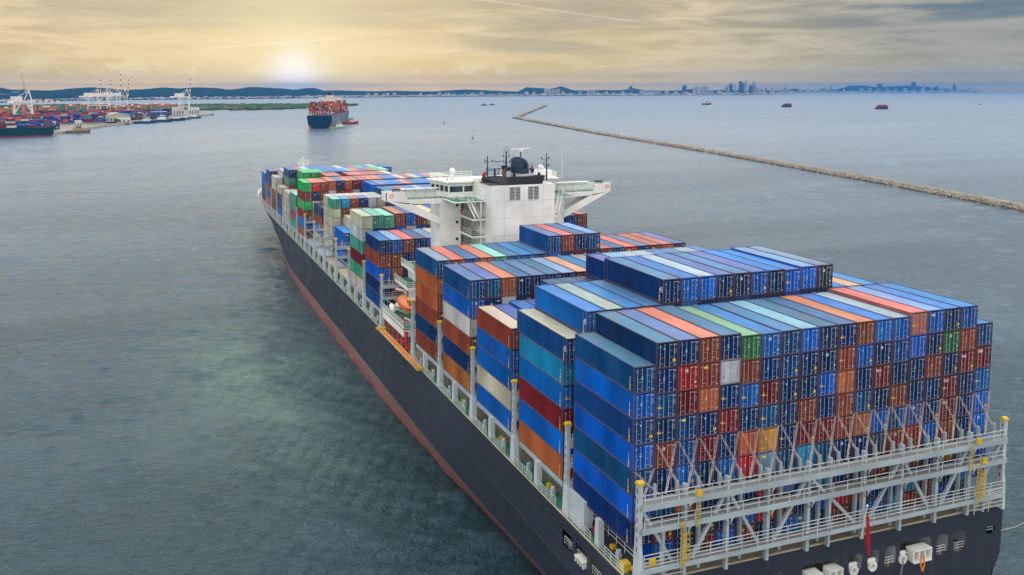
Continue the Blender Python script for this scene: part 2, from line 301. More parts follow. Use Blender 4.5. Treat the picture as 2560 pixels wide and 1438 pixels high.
TAB_ROWS = [[-1303,4286,-1739,5812,51.6],[-1289,4293,-1720,5822,51.9],[-1275,4301,-1701,5832,52.3],[-1261,4308,-1681,5842,52.7],[-1246,4316,-1662,5853,53.0],[-1232,4324,-1642,5863,53.4],[-1217,4332,-1623,5874,53.8],[-1202,4339,-1603,5884,54.1],[-1188,4347,-1583,5895,54.5],[-1173,4355,-1563,5905,54.9],[-1158,4363,-1543,5916,55.3],[-1143,4371,-1523,5927,55.6],[-1128,4380,-1502,5938,56.0],[-1113,4388,-1482,5949,56.4],[-1097,4396,-1461,5960,56.8],[-1082,4404,-1440,5971,57.2],[-1066,4413,-1419,5983,57.6],[-1051,4421,-1398,5994,58.0],[-1035,4430,-1377,6006,58.4],[-1019,4438,-1355,6017,58.0],[-1003,4447,-1334,6029,57.4],[-987,4455,-1312,6040,56.8],[-971,4464,-1291,6052,56.2],[-955,4473,-1269,6064,55.6],[-938,4482,-1247,6076,54.9],[-922,4491,-1224,6088,54.3],[-905,4500,-1202,6100,53.7],[-888,4509,-1179,6112,53.1],[-872,4518,-1157,6124,52.5],[-855,4527,-1134,6137,51.8],[-837,4536,-1111,6149,51.2],[-820,4546,-1088,6162,50.8],[-803,4555,-1064,6175,52.6],[-786,4565,-1041,6187,54.5],[-768,4574,-1017,6200,56.4],[-750,4584,-993,6213,58.3],[-732,4593,-969,6226,60.2],[-715,4607,-946,6244,56.1],[-698,4623,-923,6265,48.5],[-680,4638,-899,6287,44.5],[-663,4654,-875,6308,43.6],[-645,4670,-851,6330,42.7],[-627,4687,-827,6352,41.8],[-609,4703,-803,6374,40.9],[-590,4720,-778,6397,40.0],[-572,4740,-754,6424,39.1],[-558,4796,-734,6500,39.0],[-543,4854,-714,6577,38.8],[-527,4913,-693,6657,38.7],[-511,4974,-672,6740,40.9],[-495,5037,-649,6824,44.0],[-478,5101,-627,6912,47.2],[-461,5168,-603,7001,50.5],[-443,5236,-579,7094,53.1],[-423,5270,-551,7139,55.3],[-400,5283,-521,7157,57.5],[-377,5296,-490,7174,59.7],[-354,5309,-459,7192,62.0],[-331,5322,-428,7210,60.3],[-308,5336,-397,7228,57.2],[-284,5349,-365,7246,54.0],[-261,5363,-333,7264,50.8],[-237,5376,-301,7283,47.7],[-213,5390,-269,7301,45.2],[-189,5404,-236,7320,42.7],[-164,5418,-203,7339,40.2],[-139,5432,-170,7358,41.4],[-114,5447,-136,7378,43.0],[-89,5461,-102,7397,44.7],[-64,5476,-68,7417,46.4],[-39,5491,-34,7437,48.7],[-13,5506,1,7457,52.1],[13,5521,36,7477,55.6],[39,5533,72,7494,59.1],[65,5537,107,7500,60.1],[92,5542,142,7506,56.8],[118,5546,178,7512,53.4],[145,5551,214,7518,51.1],[171,5556,250,7525,53.5],[198,5560,286,7531,56.0],[225,5565,322,7537,58.4],[252,5570,359,7543,60.8],[280,5575,396,7550,59.8],[307,5579,433,7556,58.5],[334,5584,470,7563,57.2],[362,5589,507,7569,55.9],[390,5594,544,7576,52.2],[418,5599,582,7583,47.3],[446,5604,619,7589,42.3],[474,5609,657,7596,41.5],[502,5614,696,7603,45.9],[531,5620,735,7612,50.5],[562,5642,776,7641,57.1],[592,5664,817,7670,63.2],[623,5686,859,7700,62.7],[655,5708,902,7731,62.0],[687,5731,944,7761,59.8],[719,5754,988,7792,57.6],[751,5777,1032,7824,55.4],[784,5801,1076,7855,53.1],[817,5825,1121,7887,50.9],[851,5849,1166,7920,48.1],[885,5873,1212,7953,43.0],[920,5898,1258,7986,37.9],[954,5923,1305,8020,40.3],[990,5948,1353,8054,47.0],[1025,5974,1401,8089,53.8],[1062,6000,1450,8124,55.4],[1098,6026,1499,8160,52.5],[1135,6053,1549,8196,39.8],[1173,6080,1600,8233,29.4],[1211,6108,1651,8270,29.6],[1249,6136,1703,8307,29.9],[1288,6164,1755,8346,30.2],[1328,6193,1809,8384,30.4],[1368,6222,1862,8424,29.1],[1407,6246,1915,8457,27.3],[1444,6258,1965,8472,25.4],[1481,6270,2015,8488,23.6],[1518,6282,2065,8504,21.7],[1555,6294,2116,8521,19.8],[1593,6306,2167,8537,18.7],[1631,6318,2218,8554,19.7],[1670,6330,2270,8570,20.8],[1708,6343,2322,8587,21.8],[1747,6355,2375,8604,22.9],[1786,6368,2428,8621,24.0],[1826,6381,2481,8639,23.7],[1866,6394,2535,8656,22.2],[1906,6407,2589,8674,20.7],[1947,6420,2644,8692,19.4],[1987,6434,2699,8710,18.6],[2029,6447,2754,8728,17.8],[2070,6461,2810,8746,17.0],[2112,6474,2867,8765,16.2],[2154,6488,2923,8784,16.7],[2197,6502,2981,8803,19.4],[2239,6517,3039,8822,22.2],[2283,6531,3097,8841,25.0],[2326,6545,3156,8861,27.8],[2370,6560,3215,8881,30.7],[2414,6575,3275,8901,33.6],[2459,6590,3335,8921,35.9],[2504,6605,3396,8941,34.3],[2549,6620,3457,8962,32.7],[2595,6636,3519,8983,31.1],[2641,6651,3581,9004,29.1],[2688,6667,3644,9025,26.5],[2735,6683,3708,9047,23.9],[2783,6699,3772,9069,21.2],[2830,6716,3836,9091,18.6],[2879,6732,3901,9113,15.9],[2927,6749,3967,9136,13.1],[2977,6766,4034,9159,11.4],[3026,6783,4101,9182,10.9],[3073,6794,4164,9197,33.9],[3117,6797,4223,9201,59.5],[3162,6801,4283,9206,56.5],[3206,6804,4343,9211,53.6],[3251,6808,4403,9215,50.6],[3296,6811,4464,9220,46.8],[3341,6815,4525,9225,42.4],[3386,6819,4586,9230,44.5],[3432,6822,4647,9235,58.0],[3478,6826,4709,9240,71.5],[3524,6830,4771,9245,54.1],[3570,6834,4834,9251,33.4],[3617,6838,4897,9256,22.0],[3663,6842,4960,9261,21.9],[3710,6846,5024,9267,21.7],[3758,6850,5088,9272,21.5],[3805,6854,5152,9278,22.3],[3853,6858,5216,9284,23.5],[3901,6863,5281,9290,24.7],[3950,6867,5347,9296,25.8],[3999,6872,5412,9302,24.3],[4048,6876,5479,9308,22.8],[4097,6881,5545,9314,21.3],[4146,6886,5612,9321,23.4],[4196,6890,5679,9327,35.1],[4246,6895,5746,9334,46.8],[4297,6900,5814,9340,41.3],[4347,6905,5883,9347,29.2],[4398,6910,5952,9354,20.0],[4450,6915,6021,9361,18.6],[4501,6920,6091,9368,17.2],[4553,6926,6161,9375,15.8],[4606,6931,6232,9382,14.4],[4658,6936,6303,9389,13.7],[4711,6942,6374,9397,15.2],[4764,6948,6446,9405,16.6],[4818,6953,6518,9412,18.5],[4872,6959,6591,9420,25.6],[4926,6965,6664,9428,32.8],[4981,6971,6738,9436,38.7],[5036,6977,6812,9445,32.0],[5091,6983,6887,9453,25.3],[5147,6989,6962,9461,18.6],[5203,6996,7038,9470,17.5],[5259,7002,7114,9479,18.6],[5316,7009,7191,9488,19.7],[5373,7016,7268,9497,20.8],[5431,7022,7346,9506,20.2],[5489,7029,7424,9515,18.7],[5547,7036,7503,9524,17.1],[5606,7043,7582,9534,15.5],[5665,7050,7662,9544,13.9],[5725,7058,7743,9554,12.3],[5785,7065,7824,9564,10.6],[5846,7073,7906,9574,9.0],[6079,7288,6813,8172,14.5],[6350,7543,7116,8458,13.8],[6644,7821,7445,8769,13.0],[6966,8126,7806,9110,12.2],[7313,8455,8195,9479,11.3],[7685,8806,8611,9872,10.4],[8098,9197,9074,10310,9.3],[8561,9637,9592,10803,8.1],[9087,10139,10181,11366,6.7],[9693,10722,10860,12018,4.2],[9856,10807,11043,12113,3.7],[9971,10837,11172,12147,3.3],[10088,10868,11302,12182,3.0],[10206,10901,11435,12218,2.6],[10326,10934,11569,12255,4.7],[10448,10968,11705,12294,11.1],[10572,11003,11844,12333,17.6],[10697,11039,11985,12374,24.1],[10825,11076,12127,12416,45.3],[10955,11115,12272,12460,72.2],[11087,11154,12419,12505,87.1],[11222,11195,12570,12550,87.2],[11359,11237,12723,12598,87.2],[11498,11281,12879,12647,87.3],[11640,11326,13039,12697,76.1],[11785,11372,13201,12748,60.3],[11933,11420,13367,12802,59.8],[12055,11443,13503,12828,65.0],[12162,11450,13623,12836,70.1],[12270,11459,13745,12846,75.4],[12380,11468,13867,12856,80.6],[12491,11477,13991,12867,84.0],[12603,11487,14117,12878,86.6],[12717,11498,14244,12891,89.3],[12832,11509,14373,12903,84.1],[12948,11522,14503,12917,77.0],[13066,11534,14635,12931,70.0],[13185,11548,14769,12946,62.8],[13306,11563,14905,12962,55.6],[13429,11578,15043,12979,48.0],[13553,11594,15182,12997,40.4],[13680,11611,15324,13016,32.7],[13808,11629,15468,13035,25.0],[13962,11668,15641,13079,17.3],[14185,11763,15891,13186,9.6],[14418,11864,16151,13299,1.8],[14659,11971,16422,13418,-6.3],[14911,12084,16705,13545,-14.7],[15175,12205,17001,13679,-23.5],[15452,12334,17311,13824,-32.7]]
BRK = [(367.5, 204.6), (382.6, 242.8), (416.5, 367.1), (473.6, 611.0), (547.8, 971.5), (631.2, 1320.2), (698.8, 1599.7), (829.5, 1840.7), (1313.7, 2720.1)]
# ================================================================= water
def build_water():
    # rings round the place, finer where the water is near; real waves, each fading where the grid gets too coarse for it
    az = np.concatenate([np.radians(np.arange(-30, 60, 0.13)), np.radians(np.arange(60, 330, 3.0))])
    rad = np.concatenate([np.geomspace(8, 60, 14)[:-1], 60*1.005**np.arange(0, 740), np.geomspace(60*1.005**740, 22600, 40)[1:]])
    na, nr_ = len(az), len(rad)
    Rr, Aa = np.meshgrid(rad, az, indexing='ij'); X = CAM.x+Rr*np.sin(Aa); Y = CAM.y+Rr*np.cos(Aa); Z = SEA-Rr*Rr/(2*EARTH)
    wr = np.random.default_rng(12); H = np.zeros_like(X); step = Rr*0.005
    fine = (Aa < math.radians(60))
    for k in range(60):
        lam = 1.25*(19/1.25)**(k/59)*wr.uniform(.9, 1.1); th = math.radians(5+wr.normal(0, 38)); amp = lam*0.0075*wr.uniform(.6, 1.3)*(1 if lam < 4 else (4/lam)**.85)
        fade = np.clip((lam/step-2.0)/2.0, 0, 1)
        ph = 2*PI/lam*(X*math.sin(th)+Y*math.cos(th))+wr.uniform(0, 6.28)
        H += amp*fade*(np.sin(ph)+0.25*np.sin(2*ph+.6))
    gust = 0.75+0.35*np.sin(X*0.009+Y*0.021+1.3*np.sin(X*0.013-Y*0.006))*np.sin(Y*0.013-X*0.02)
    Z = Z+np.where(fine, H*gust*(1+np.clip((Rr-250)/700, 0, 1.2)), 0)
    V = np.stack([X, Y, Z], -1).reshape(-1, 3); i0 = np.arange(nr_-1)[:, None]*na; j0 = np.arange(na)[None]; j1 = (j0+1) % na
    F = np.stack([i0+j0, i0+j1, i0+na+j1, i0+na+j0], -1).reshape(-1, 4)[:, ::-1]
    me = bpy.data.meshes.new('sea'); me.vertices.add(len(V)); me.vertices.foreach_set('co', V.astype(np.float32).ravel())
    me.loops.add(F.size); me.loops.foreach_set('vertex_index', F.astype(np.int32).ravel()); me.polygons.add(len(F))
    me.polygons.foreach_set('loop_start', np.arange(0, F.size, 4, dtype=np.int32)); me.polygons.foreach_set('use_smooth', np.ones(len(F), bool)); me.update(calc_edges=True)
    m = bpy.data.materials.new('sea_water'); m.use_nodes = True; t = NT(m.node_tree)
    p = t.n('ShaderNodeBsdfPrincipled'); o = t.n('ShaderNodeOutputMaterial'); t.l(p.outputs[0], o.inputs[0])
    ge = t.n('ShaderNodeNewGeometry'); pos = ge.outputs['Position']
    # colour: deep green, with drifting silt
    big = t.noise(t.mapping(pos, scale=(0.010, 0.006, 1)), 1.0, 4, 0.55, 1.0)
    col = t.mix(t.ramp(big, 0.35, 0.7), (0.013, 0.043, 0.050), (0.030, 0.068, 0.084))
    sp = t.n('ShaderNodeSeparateXYZ'); t.l(pos, sp.inputs[0])
    px = t.math('DIVIDE', t.math('ADD', sp.outputs[0], PLUME[0]), 17.0); py = t.math('DIVIDE', t.math('SUBTRACT', sp.outputs[1], PLUME[1]), 48.0)
    rr = t.math('ADD', t.math('MULTIPLY', px, px), t.math('MULTIPLY', py, py))
    pl = t.math('POWER', 2.718, t.math('MULTIPLY', rr, -1.0))
    pn = t.noise(t.mapping(pos, scale=(0.07, 0.045, 1)), 1.0, 5, 0.65, 0.6)
    plf = t.math('MULTIPLY', pl, t.ramp(pn, 0.28, 0.75))
    col = t.mix(t.math('MULTIPLY', plf, 0.8), col, (0.15, 0.25, 0.16))
    # further out: silt, plus a bluish lift put in for reflected sky
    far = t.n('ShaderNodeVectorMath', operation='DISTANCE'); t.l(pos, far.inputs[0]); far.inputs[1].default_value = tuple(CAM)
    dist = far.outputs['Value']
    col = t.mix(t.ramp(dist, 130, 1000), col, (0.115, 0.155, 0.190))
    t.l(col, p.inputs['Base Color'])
    p.inputs['IOR'].default_value = 1.33; p.inputs['Specular Tint'].default_value = (0.80, 0.93, 1.0, 1); p.inputs['Roughness'].default_value = 0.10
    t.l(t.ramp(dist, 80, 2500, 0.10, 0.30), p.inputs['Roughness'])
    # waves: short chop, wind ripples, low swell
    a = t.noise(t.mapping(pos, scale=(0.55, 1.05, 0.5), rot=(0, 0, 0.5)), 1.0, 3, 0.55, 0.8)
    e_ = t.noise(t.mapping(pos, scale=(0.10, 0.22, 0.5), rot=(0, 0, 0.25)), 1.0, 6, 0.70, 0.5)
    b = t.noise(t.mapping(pos, scale=(1.5, 2.4, 1), rot=(0, 0, 0.8)), 1.0, 4, 0.6, 0.6)
    c = t.noise(t.mapping(pos, scale=(0.05, 0.11, 1), rot=(0, 0, 0.3)), 1.0, 3, 0.5, 0.5)
    f_ = t.noise(t.mapping(pos, scale=(0.022, 0.060, 0.5), rot=(0, 0, 0.2)), 1.0, 5, 0.66, 0.4)
    rid = t.math('SUBTRACT', 1.0, t.math('ABSOLUTE', t.math('MULTIPLY', t.math('SUBTRACT', a, 0.5), 3.2)))
    h = t.math('ADD', t.math('MULTIPLY', rid, 0.26), t.math('ADD', t.math('MULTIPLY', b, 0.26), t.math('ADD', t.math('MULTIPLY', c, 0.4), t.math('ADD', t.math('MULTIPLY', e_, 0.5), t.math('MULTIPLY', f_, t.ramp(dist, 700, 2200, 0.2, 10.0))))))
    # calmer lanes on the open water
    lane = t.noise(t.mapping(pos, scale=(0.0022, 0.012, 1), rot=(0, 0, -0.35)), 1.0, 5, 0.6, 1.2)
    st = t.math('MULTIPLY', t.ramp(lane, 0.38, 0.62, 0.62, 1.0), t.ramp(dist, 100, 4000, 1.0, 0.7))
    bp = t.n('ShaderNodeBump'); bp.inputs['Distance'].default_value = 0.85; t.l(h, bp.inputs['Height']); t.l(st, bp.inputs['Strength'])
    t.l(bp.outputs[0], p.inputs['Normal'])
    me.materials.append(m); o = bpy.data.objects.new('sea', me); COL.objects.link(o); o['kind'] = 'structure'
build_water()
# ================================================================= the ship's hull
XC = 24.1; DK = -3.1
SHIP = empty('container_ship', (0, 0, 0))
tag(SHIP, 'huge charcoal hulled container ship with white bridge, loaded high and filling the foreground', 'container ship')
def part(mb, name, m, parent=None, smooth=False, **kw): return mb.build(name, m, parent or SHIP, smooth, **kw)
# y, port-side x at deck, -9, -14.2, -17.6, -23
ST = [(-1.6, -.7, -.6, 1.6, 4.2, 12), (2.6, -.75, -.7, 1.2, 3.9, 11), (14, -.8, -.8, .7, 3.1, 9), (28, -.8, -.8, .1, 2.4, 7), (37.7, -.8, -.8, -.25, 2.0, 5), (43, -.8, -.8, -.4, 1.6, 4),
      (56, -.8, -.8, -.7, .6, 2.5), (72, -.8, -.8, -.8, 0, 1), (92, -.8, -.8, -.8, -.7, 0), (120, -.8, -.8, -.8, -.8, -.5), (150, -.8, -.8, -.8, -.8, -.5), (184, -.8, -.8, -.8, -.8, 0),
      (203, -.8, -.8, -.7, -.35, 1.5), (218, -.8, -.7, -.2, .2, 3), (236, -.7, -.3, 1.0, 1.9, 6), (256, -.6, .8, 3.4, 4.8, 10), (275, -.5, 2.6, 7.2, 9.2, 14), (292, -.1, 5.2, 12, 14.3, 18),
      (306, .8, 8.2, 17, 19.2, 21), (321, 2.4, 12.6, 21.5, 22.8, 23), (334, 5.0, 17.8, 23.6, 24.0, 24), (344, 9.2, 22.0, 24.0, 24.05, 24.05), (351, 15.0, 24.0, 24.05, 24.05, 24.05), (355, 24.0, 24.05, 24.05, 24.05, 24.05)]
ZS = [DK, -9, -14.2, SEA, -23]
def xs_at(y, zi):
    ys = [s[0] for s in ST]; return float(np.interp(y, ys, [s[1+zi] for s in ST]))
def hull_x(y, z):
    return float(np.interp(-z, [-q for q in ZS], [xs_at(y, k) for k in range(5)]))
def patch(mb, us, vs, P, holes=()):
    idx = {}
    for i, u in enumerate(us):
        for j, v in enumerate(vs): idx[i, j] = len(mb.v); mb.v.append(P(u, v)); mb.c.append((1, 1, 1))
    for i in range(len(us)-1):
        for j in range(len(vs)-1):
            uc = (us[i]+us[i+1])/2; vc = (vs[j]+vs[j+1])/2
            if any(a < uc < b and c < vc < d for a, b, c, d in holes): continue
            mb.f.append((idx[i, j], idx[i+1, j], idx[i+1, j+1], idx[i, j+1]))
side_h = [(4.3, 6.7, -6.6, -4.6), (7.4, 10.0, -6.6, -4.7), (10.7, 13.1, -6.6, -4.7)]
tr_h = [(41.4, 43.2, -7.7, -5.2), (38.8, 40.5, -7.6, -5.2), (33.4, 37.9, -7.5, -5.1), (31.2, 32.8, -7.5, -5.2), (28.8, 30.4, -7.4, -5.2), (26.2, 28.0, -7.4, -5.2), (19.9, 24.9, -7.5, -5.2), (46.4, 47.7, -6.4, -5.4), (14, 17.5, -7.5, -5.2), (8, 11, -7.5, -5.2)]
yy = sorted({s[0] for s in ST} | {v for h in side_h for v in h[:2]} | set(range(20, 350, 12)))
zz = [DK, -4.6, -4.7, -6.6, -7.6, -9, -11, -12.6, -14.2]
for nm, zl, mt in (('hull', zz, HULL), ('boot_topping', [-14.2, -15.4, -16.3], BOOT), ('waterline_band', [-16.3, SEA, -20, -23], BAND)):
    mb = MB()
    patch(mb, yy, zl, lambda u, v: (hull_x(u, v), u, v), side_h if nm == 'hull' else ())
    k = len(mb.f)
    patch(mb, yy, zl, lambda u, v: (2*XC-hull_x(u, v), u, v))
    mb.f[k:] = [tuple(reversed(q)) for q in mb.f[k:]]
    if nm == 'hull':
        xx = sorted({v for h in tr_h for v in h[:2]} | {0.0, 48.2, 4, 13, 20})
        zt = [DK-.1, -5.1, -5.2, -5.4, -6.4, -7.4, -7.5, -7.6, -7.7, -9, -12, -14.2]
        k = len(mb.f)
        def TP(u, v):
            l = hull_x(-1.6, v); return (l+(u-0.0)/(48.2)*(2*XC-2*l) if u in (0.0, 48.2) else u, -1.6, v)
        patch(mb, xx, zt, TP, tr_h); mb.f[k:] = [tuple(reversed(q)) for q in mb.f[k:]]
    part(mb, nm, mt)
# plating seams on the port side
mb = MB(); ys_ = [q for q in range(2, 330, 6)]
for z in (-5.9, -8.6, -11.4):
    for a, b in zip(ys_[:-1], ys_[1:]): mb.beam((hull_x(a, z)-.004, a, z), (hull_x(b, z)-.004, b, z), .03, .05)
for y in range(16, 320, 15):
    zs_ = [DK-.1, -6, -9, -11.5, -14.1]
    for a, b in zip(zs_[:-1], zs_[1:]): mb.beam((hull_x(y, a)-.004, y, a), (hull_x(y, b)-.004, y, b), .03, .05, up=(1, 0, 0))
part(mb, 'plate_seam', mat('hull_seam_paint', (.055, .056, .062), .6, streak=.4, dirtc=(.10, .06, .045)))
# gunwale strip and main deck
mb = MB()
pts = [(xs_at(y, 0), y) for y in yy]
for (xa, ya), (xb, yb) in zip(pts[:-1], pts[1:]):
    for sg in (0, 1):
        f = (lambda x: 2*XC-x) if sg else (lambda x: x)
        mb.beam((f(xa), ya, DK+.04), (f(xb), yb, DK+.04), .16, .14)
mb.beam((-.7, -1.6, DK+.04), (48.9, -1.6, DK+.04), .16, .14)
part(mb, 'gunwale', CREAM)
mb = MB()
for (xa, ya), (xb, yb) in zip(pts[:-1], pts[1:]):
    mb.quad((xa+.05, ya, DK-.02), (2*XC-xa-.05, ya, DK-.02), (2*XC-xb-.05, yb, DK-.02), (xb+.05, yb, DK-.02))
part(mb, 'main_deck', DECK)
# white bow bulwark
mb = MB()
bp = [(xs_at(y, 0), y) for y in (306, 321, 334, 344, 351, 355)]
for (xa, ya), (xb, yb) in zip(bp[:-1], bp[1:]):
    for f in (lambda x: x, lambda x: 2*XC-x): mb.beam((f(xa), ya, DK+.9), (f(xb), yb, DK+.9), .2, 1.7)
part(mb, 'bow_bulwark', WHITE)
# mooring deck seen through the openings
mb = MB()
mb.box(-.2, 48.3, -1.3, 16, -7.95, -7.8); part(mb, 'mooring_deck_floor', DECK)
mb = MB()
mb.box(.0, 48.2, 3.2, 3.35, -7.8, -4.0); mb.box(2.6, 2.75, 3.4, 16, -7.8, -4.0)
mb.box(-.2, 48.3, -1.3, 16, -4.4, -4.3)
for x in (44.5, 40.9, 38.3, 33.0, 30.8, 28.4, 25.6, 19.0, 13, 7): mb.box(x, x+.12, -1.3, 3.2, -7.8, -4.4)
part(mb, 'mooring_deck_bulkhead', LGREY)
for y0, y1, z0, z1 in side_h:
    mb = MB(); railing(mb, [(-.5, y0, z0+.0), (-.5, y1, z0+.0)], 1.0, 3, 1.0); part(mb, 'opening_railing', RAIL)
for x0, x1, z0, z1 in tr_h:
    mb = MB(); railing(mb, [(x0, -1.35, z0), (x1, -1.35, z0)], .95, 3, .9); part(mb, 'opening_railing', RAIL)
    mb = MB()
    for a, b in (((x0, z0), (x0+.28, z0)), ((x1, z0), (x1-.28, z0)), ((x0, z1), (x0+.28, z1)), ((x1, z1), (x1-.28, z1))):
        sgn = .28 if a[1] == z0 else -.28
        mb.prism([a, b, (a[0], a[1]+sgn)], 1, -1.62, -1.5)
    part(mb, 'opening_corner', HULL)
def ring_fairlead(x):
    mb = MB(); n = 14
    pts = [(x+.42*math.cos(PI*i/7), -6.95+.42*math.sin(PI*i/7)) for i in range(n)]
    for i in range(n): mb.beam((pts[i][0], -1.72, pts[i][1]), (pts[(i+1) % n][0], -1.72, pts[(i+1) % n][1]), .3, .2, up=(0, 1, 0))
    mb.box(x-.6, x+.6, -1.5, -1.3, -7.6, -6.2)
    part(mb, 'fairlead', WHITE)
for x in (33.7, 29.4, 26.8, 15): ring_fairlead(x)
def roller(x0, x1):
    mb = MB(); mb.box(x0, x1, -2.1, -.9, -6.25, -6.1); mb.box(x0, x1, -2.1, -.9, -7.6, -7.45)
    n = max(2, round((x1-x0)/.85))
    for i in range(n+1):
        x = x0+(x1-x0)*i/n; mb.box(x-.08, x+.08, -2.0, -1.0, -7.45, -6.25)
    for i in range(n): mb.tube((x0+(x1-x0)*(i+.5)/n, -1.5, -7.45), (x0+(x1-x0)*(i+.5)/n, -1.5, -6.25), .16)
    part(mb, 'roller_fairlead', WHITE)
for a, b in ((35.0, 37.6), (23.3, 25.0), (20.4, 22.2), (9, 10.8)): roller(a, b)
for y in (8.0,):
    mb = MB(); mb.box(-1.15, -.2, y-.3, y+1.6, -6.0, -5.85)
    for i in range(4): mb.box(-1.1, -.3, y-.25+i*.55, y-.1+i*.55, -6.6, -6.0)
    part(mb, 'roller_fairlead', WHITE)
# name-less weld line on the transom
mb = MB(); mb.box(.2, 48.0, -1.64, -1.6, -7.95, -7.88); part(mb, 'rubbing_strip', HULL)
# ---- hatch coamings, covers and the side passage of every bay
PITCH = 14.86
AFT = [0.0, 14.87, 29.73, 44.7, 59.6]; FWD = [96.25+14.86*i for i in range(14)]
BAYS = AFT+FWD
def half(y, ins=0.0):
    l = xs_at(min(y+12, 354), 0); return max(l+.9+ins, 0)
mb = MB(); mc = MB(); me_ = MB()
for i, y in enumerate(BAYS):
    l = max(0.0, half(y)-.1) if y < 285 else half(y)+1.5
    mb.box(l+1.9, 2*XC-l-1.9, y+.3, y+11.9, DK, -.75 if i else -3.05)
    for k in range(19):
        if k*2.51 < l-.1 or (k+1)*2.51 > 2*XC-l+.2: continue
    n = 4; W_ = (2*XC-2*l)/n
    for k in range(n):
        h = MB(); h.box(l+k*W_+.05, l+(k+1)*W_-.05, y+.05, y+12.15, -.75 if i else -3.05, -.06 if i else -2.85)
        part(h, 'hatch_cover', CREAM if (i in (7, 8, 11, 12, 14, 15)) else (GREY if i else DARK))  # aftmost cover coloured dark to stand for the shade under the stacks
part(mb, 'hatch_coaming', mat('coaming_grey', (.20, .225, .23), .6, dirt=.4, dirtc=(.08, .06, .04)))
# ---- lashing bridges
def post_mesh(h, w_=.36, d_=.5):
    mb = MB(); mb.box(-w_/2, w_/2, -d_/2, d_/2, 0, h); return mb.mesh('post', GREY)
def lashing_bridge(y, full, x0=-.45, x1=48.65):
    b = empty('lashing_bridge', (0, y, 0), SHIP)
    xs = [4.7, 9.68, 14.66, 19.8, 27.2, 32.4, 37.5, 42.4] if full else [4.7, 9.7, 14.7, 19.8, 27.3, 32.4, 37.5, 42.4]
    pm = POSTM
    for x in xs: inst('post', pm, b, (x, 0, DK))
    # fin posts at the rails, yellow cap on top
    for sx, x in ((1, x0), (-1, x1)):
        if abs(x-XC) < 8: continue
        mb = MB()
        mb.prism([(-.55, DK), (.75, DK), (.45, .2), (.42, 1.2), (.28, 2.2), (.28, 7.35), (-.28, 7.35), (-.28, 1.2), (-.42, .2)], 0, x-.22, x+.22) if full != 2 else None
        mb.build('fin_post', LGREY, b)
        sl = MB()
        for k in range(7): sl.box(x-.232, x+.232, -.07, .07, .6+k*.98, 1.05+k*.98)
        sl.build('slot_shade', DARK, b)  # raised dark blocks, the shade inside open slots put in as colour
        cp = MB(); cp.prism([(-.34, 7.3), (.34, 7.3), (.34, 7.5), (.12, 7.7), (-.34, 7.55)], 0, x-.34, x+.34); cp.build('post_cap', YELLOW, b)
    for z, hh in ((5.4, .6), (3.0, .55)) + (((-1.15, .45),) if full else ((.2, .4),)):
        mb = MB(); mb.box(x0, x1, -.62, -.5, z-hh, z); mb.box(x0, x1, .5, .62, z-hh*.6, z); mb.build('beam', GREY, b)
        wk = MB(); wk.box(x0+.1, x1-.1, -.5, .5, z-.09, z-.03); wk.build('walkway', mat('grating', (0.28, 0.27, 0.25), 0.8, dirt=0.4), b)
        r_ = MB(); railing(r_, [(x0+.3, -.55, z), (x1-.3, -.55, z)], 1.0 if z > 0 else 1.5, 2 if z > 0 else 4, 1.9)
        r_.build('railing', RAIL, b)
    br = [((x0+.2, 0, 4.8), (xs[0]-1.3, 0, -1.2))] if full else [((x0+.2, 0, 3.0), (3.9, 0, -.3))]
    if full:
        for i, (a, c) in enumerate(((0, 1), (1, 2), (2, 3), (3, 4), (4, 5), (5, 6), (6, 7))):
            xa, xb = xs[a], xs[c]
            if i % 2: br.append(((xa+.25, 0, 4.8), (xb-1.0, 0, -1.15)))
            else: br.append(((xb-.25, 0, 4.8), (xa+.9, 0, -1.15)))
        br.append(((x1-.3, 0, 4.8), (xs[-1]+1.0, 0, -1.1)))
    else: br.append(((x1-.3, 0, 3.0), (44.5, 0, -.3)))
    for p, q in br:
        mb = MB(); mb.beam(p, q, .28, .34); mb.build('brace', GREY, b)
    for k in range(20):
        x = 1.65-.05+k*2.51-0.0
        if min(abs(x-q) for q in xs) < .4 or x > x1: continue
        inst('stub_post', STUBM, b, (x, .55, 5.35))
    return b, xs
POSTM = post_mesh(9.7); STUBM = MB().box(-.11, .11, -.15, .15, 0, 1.45).mesh('stub_post', GREY)
SB, SXS = lashing_bridge(-2.0+.55, True, -.45, 47.6)
SB.location = (0, -2.05, 0)
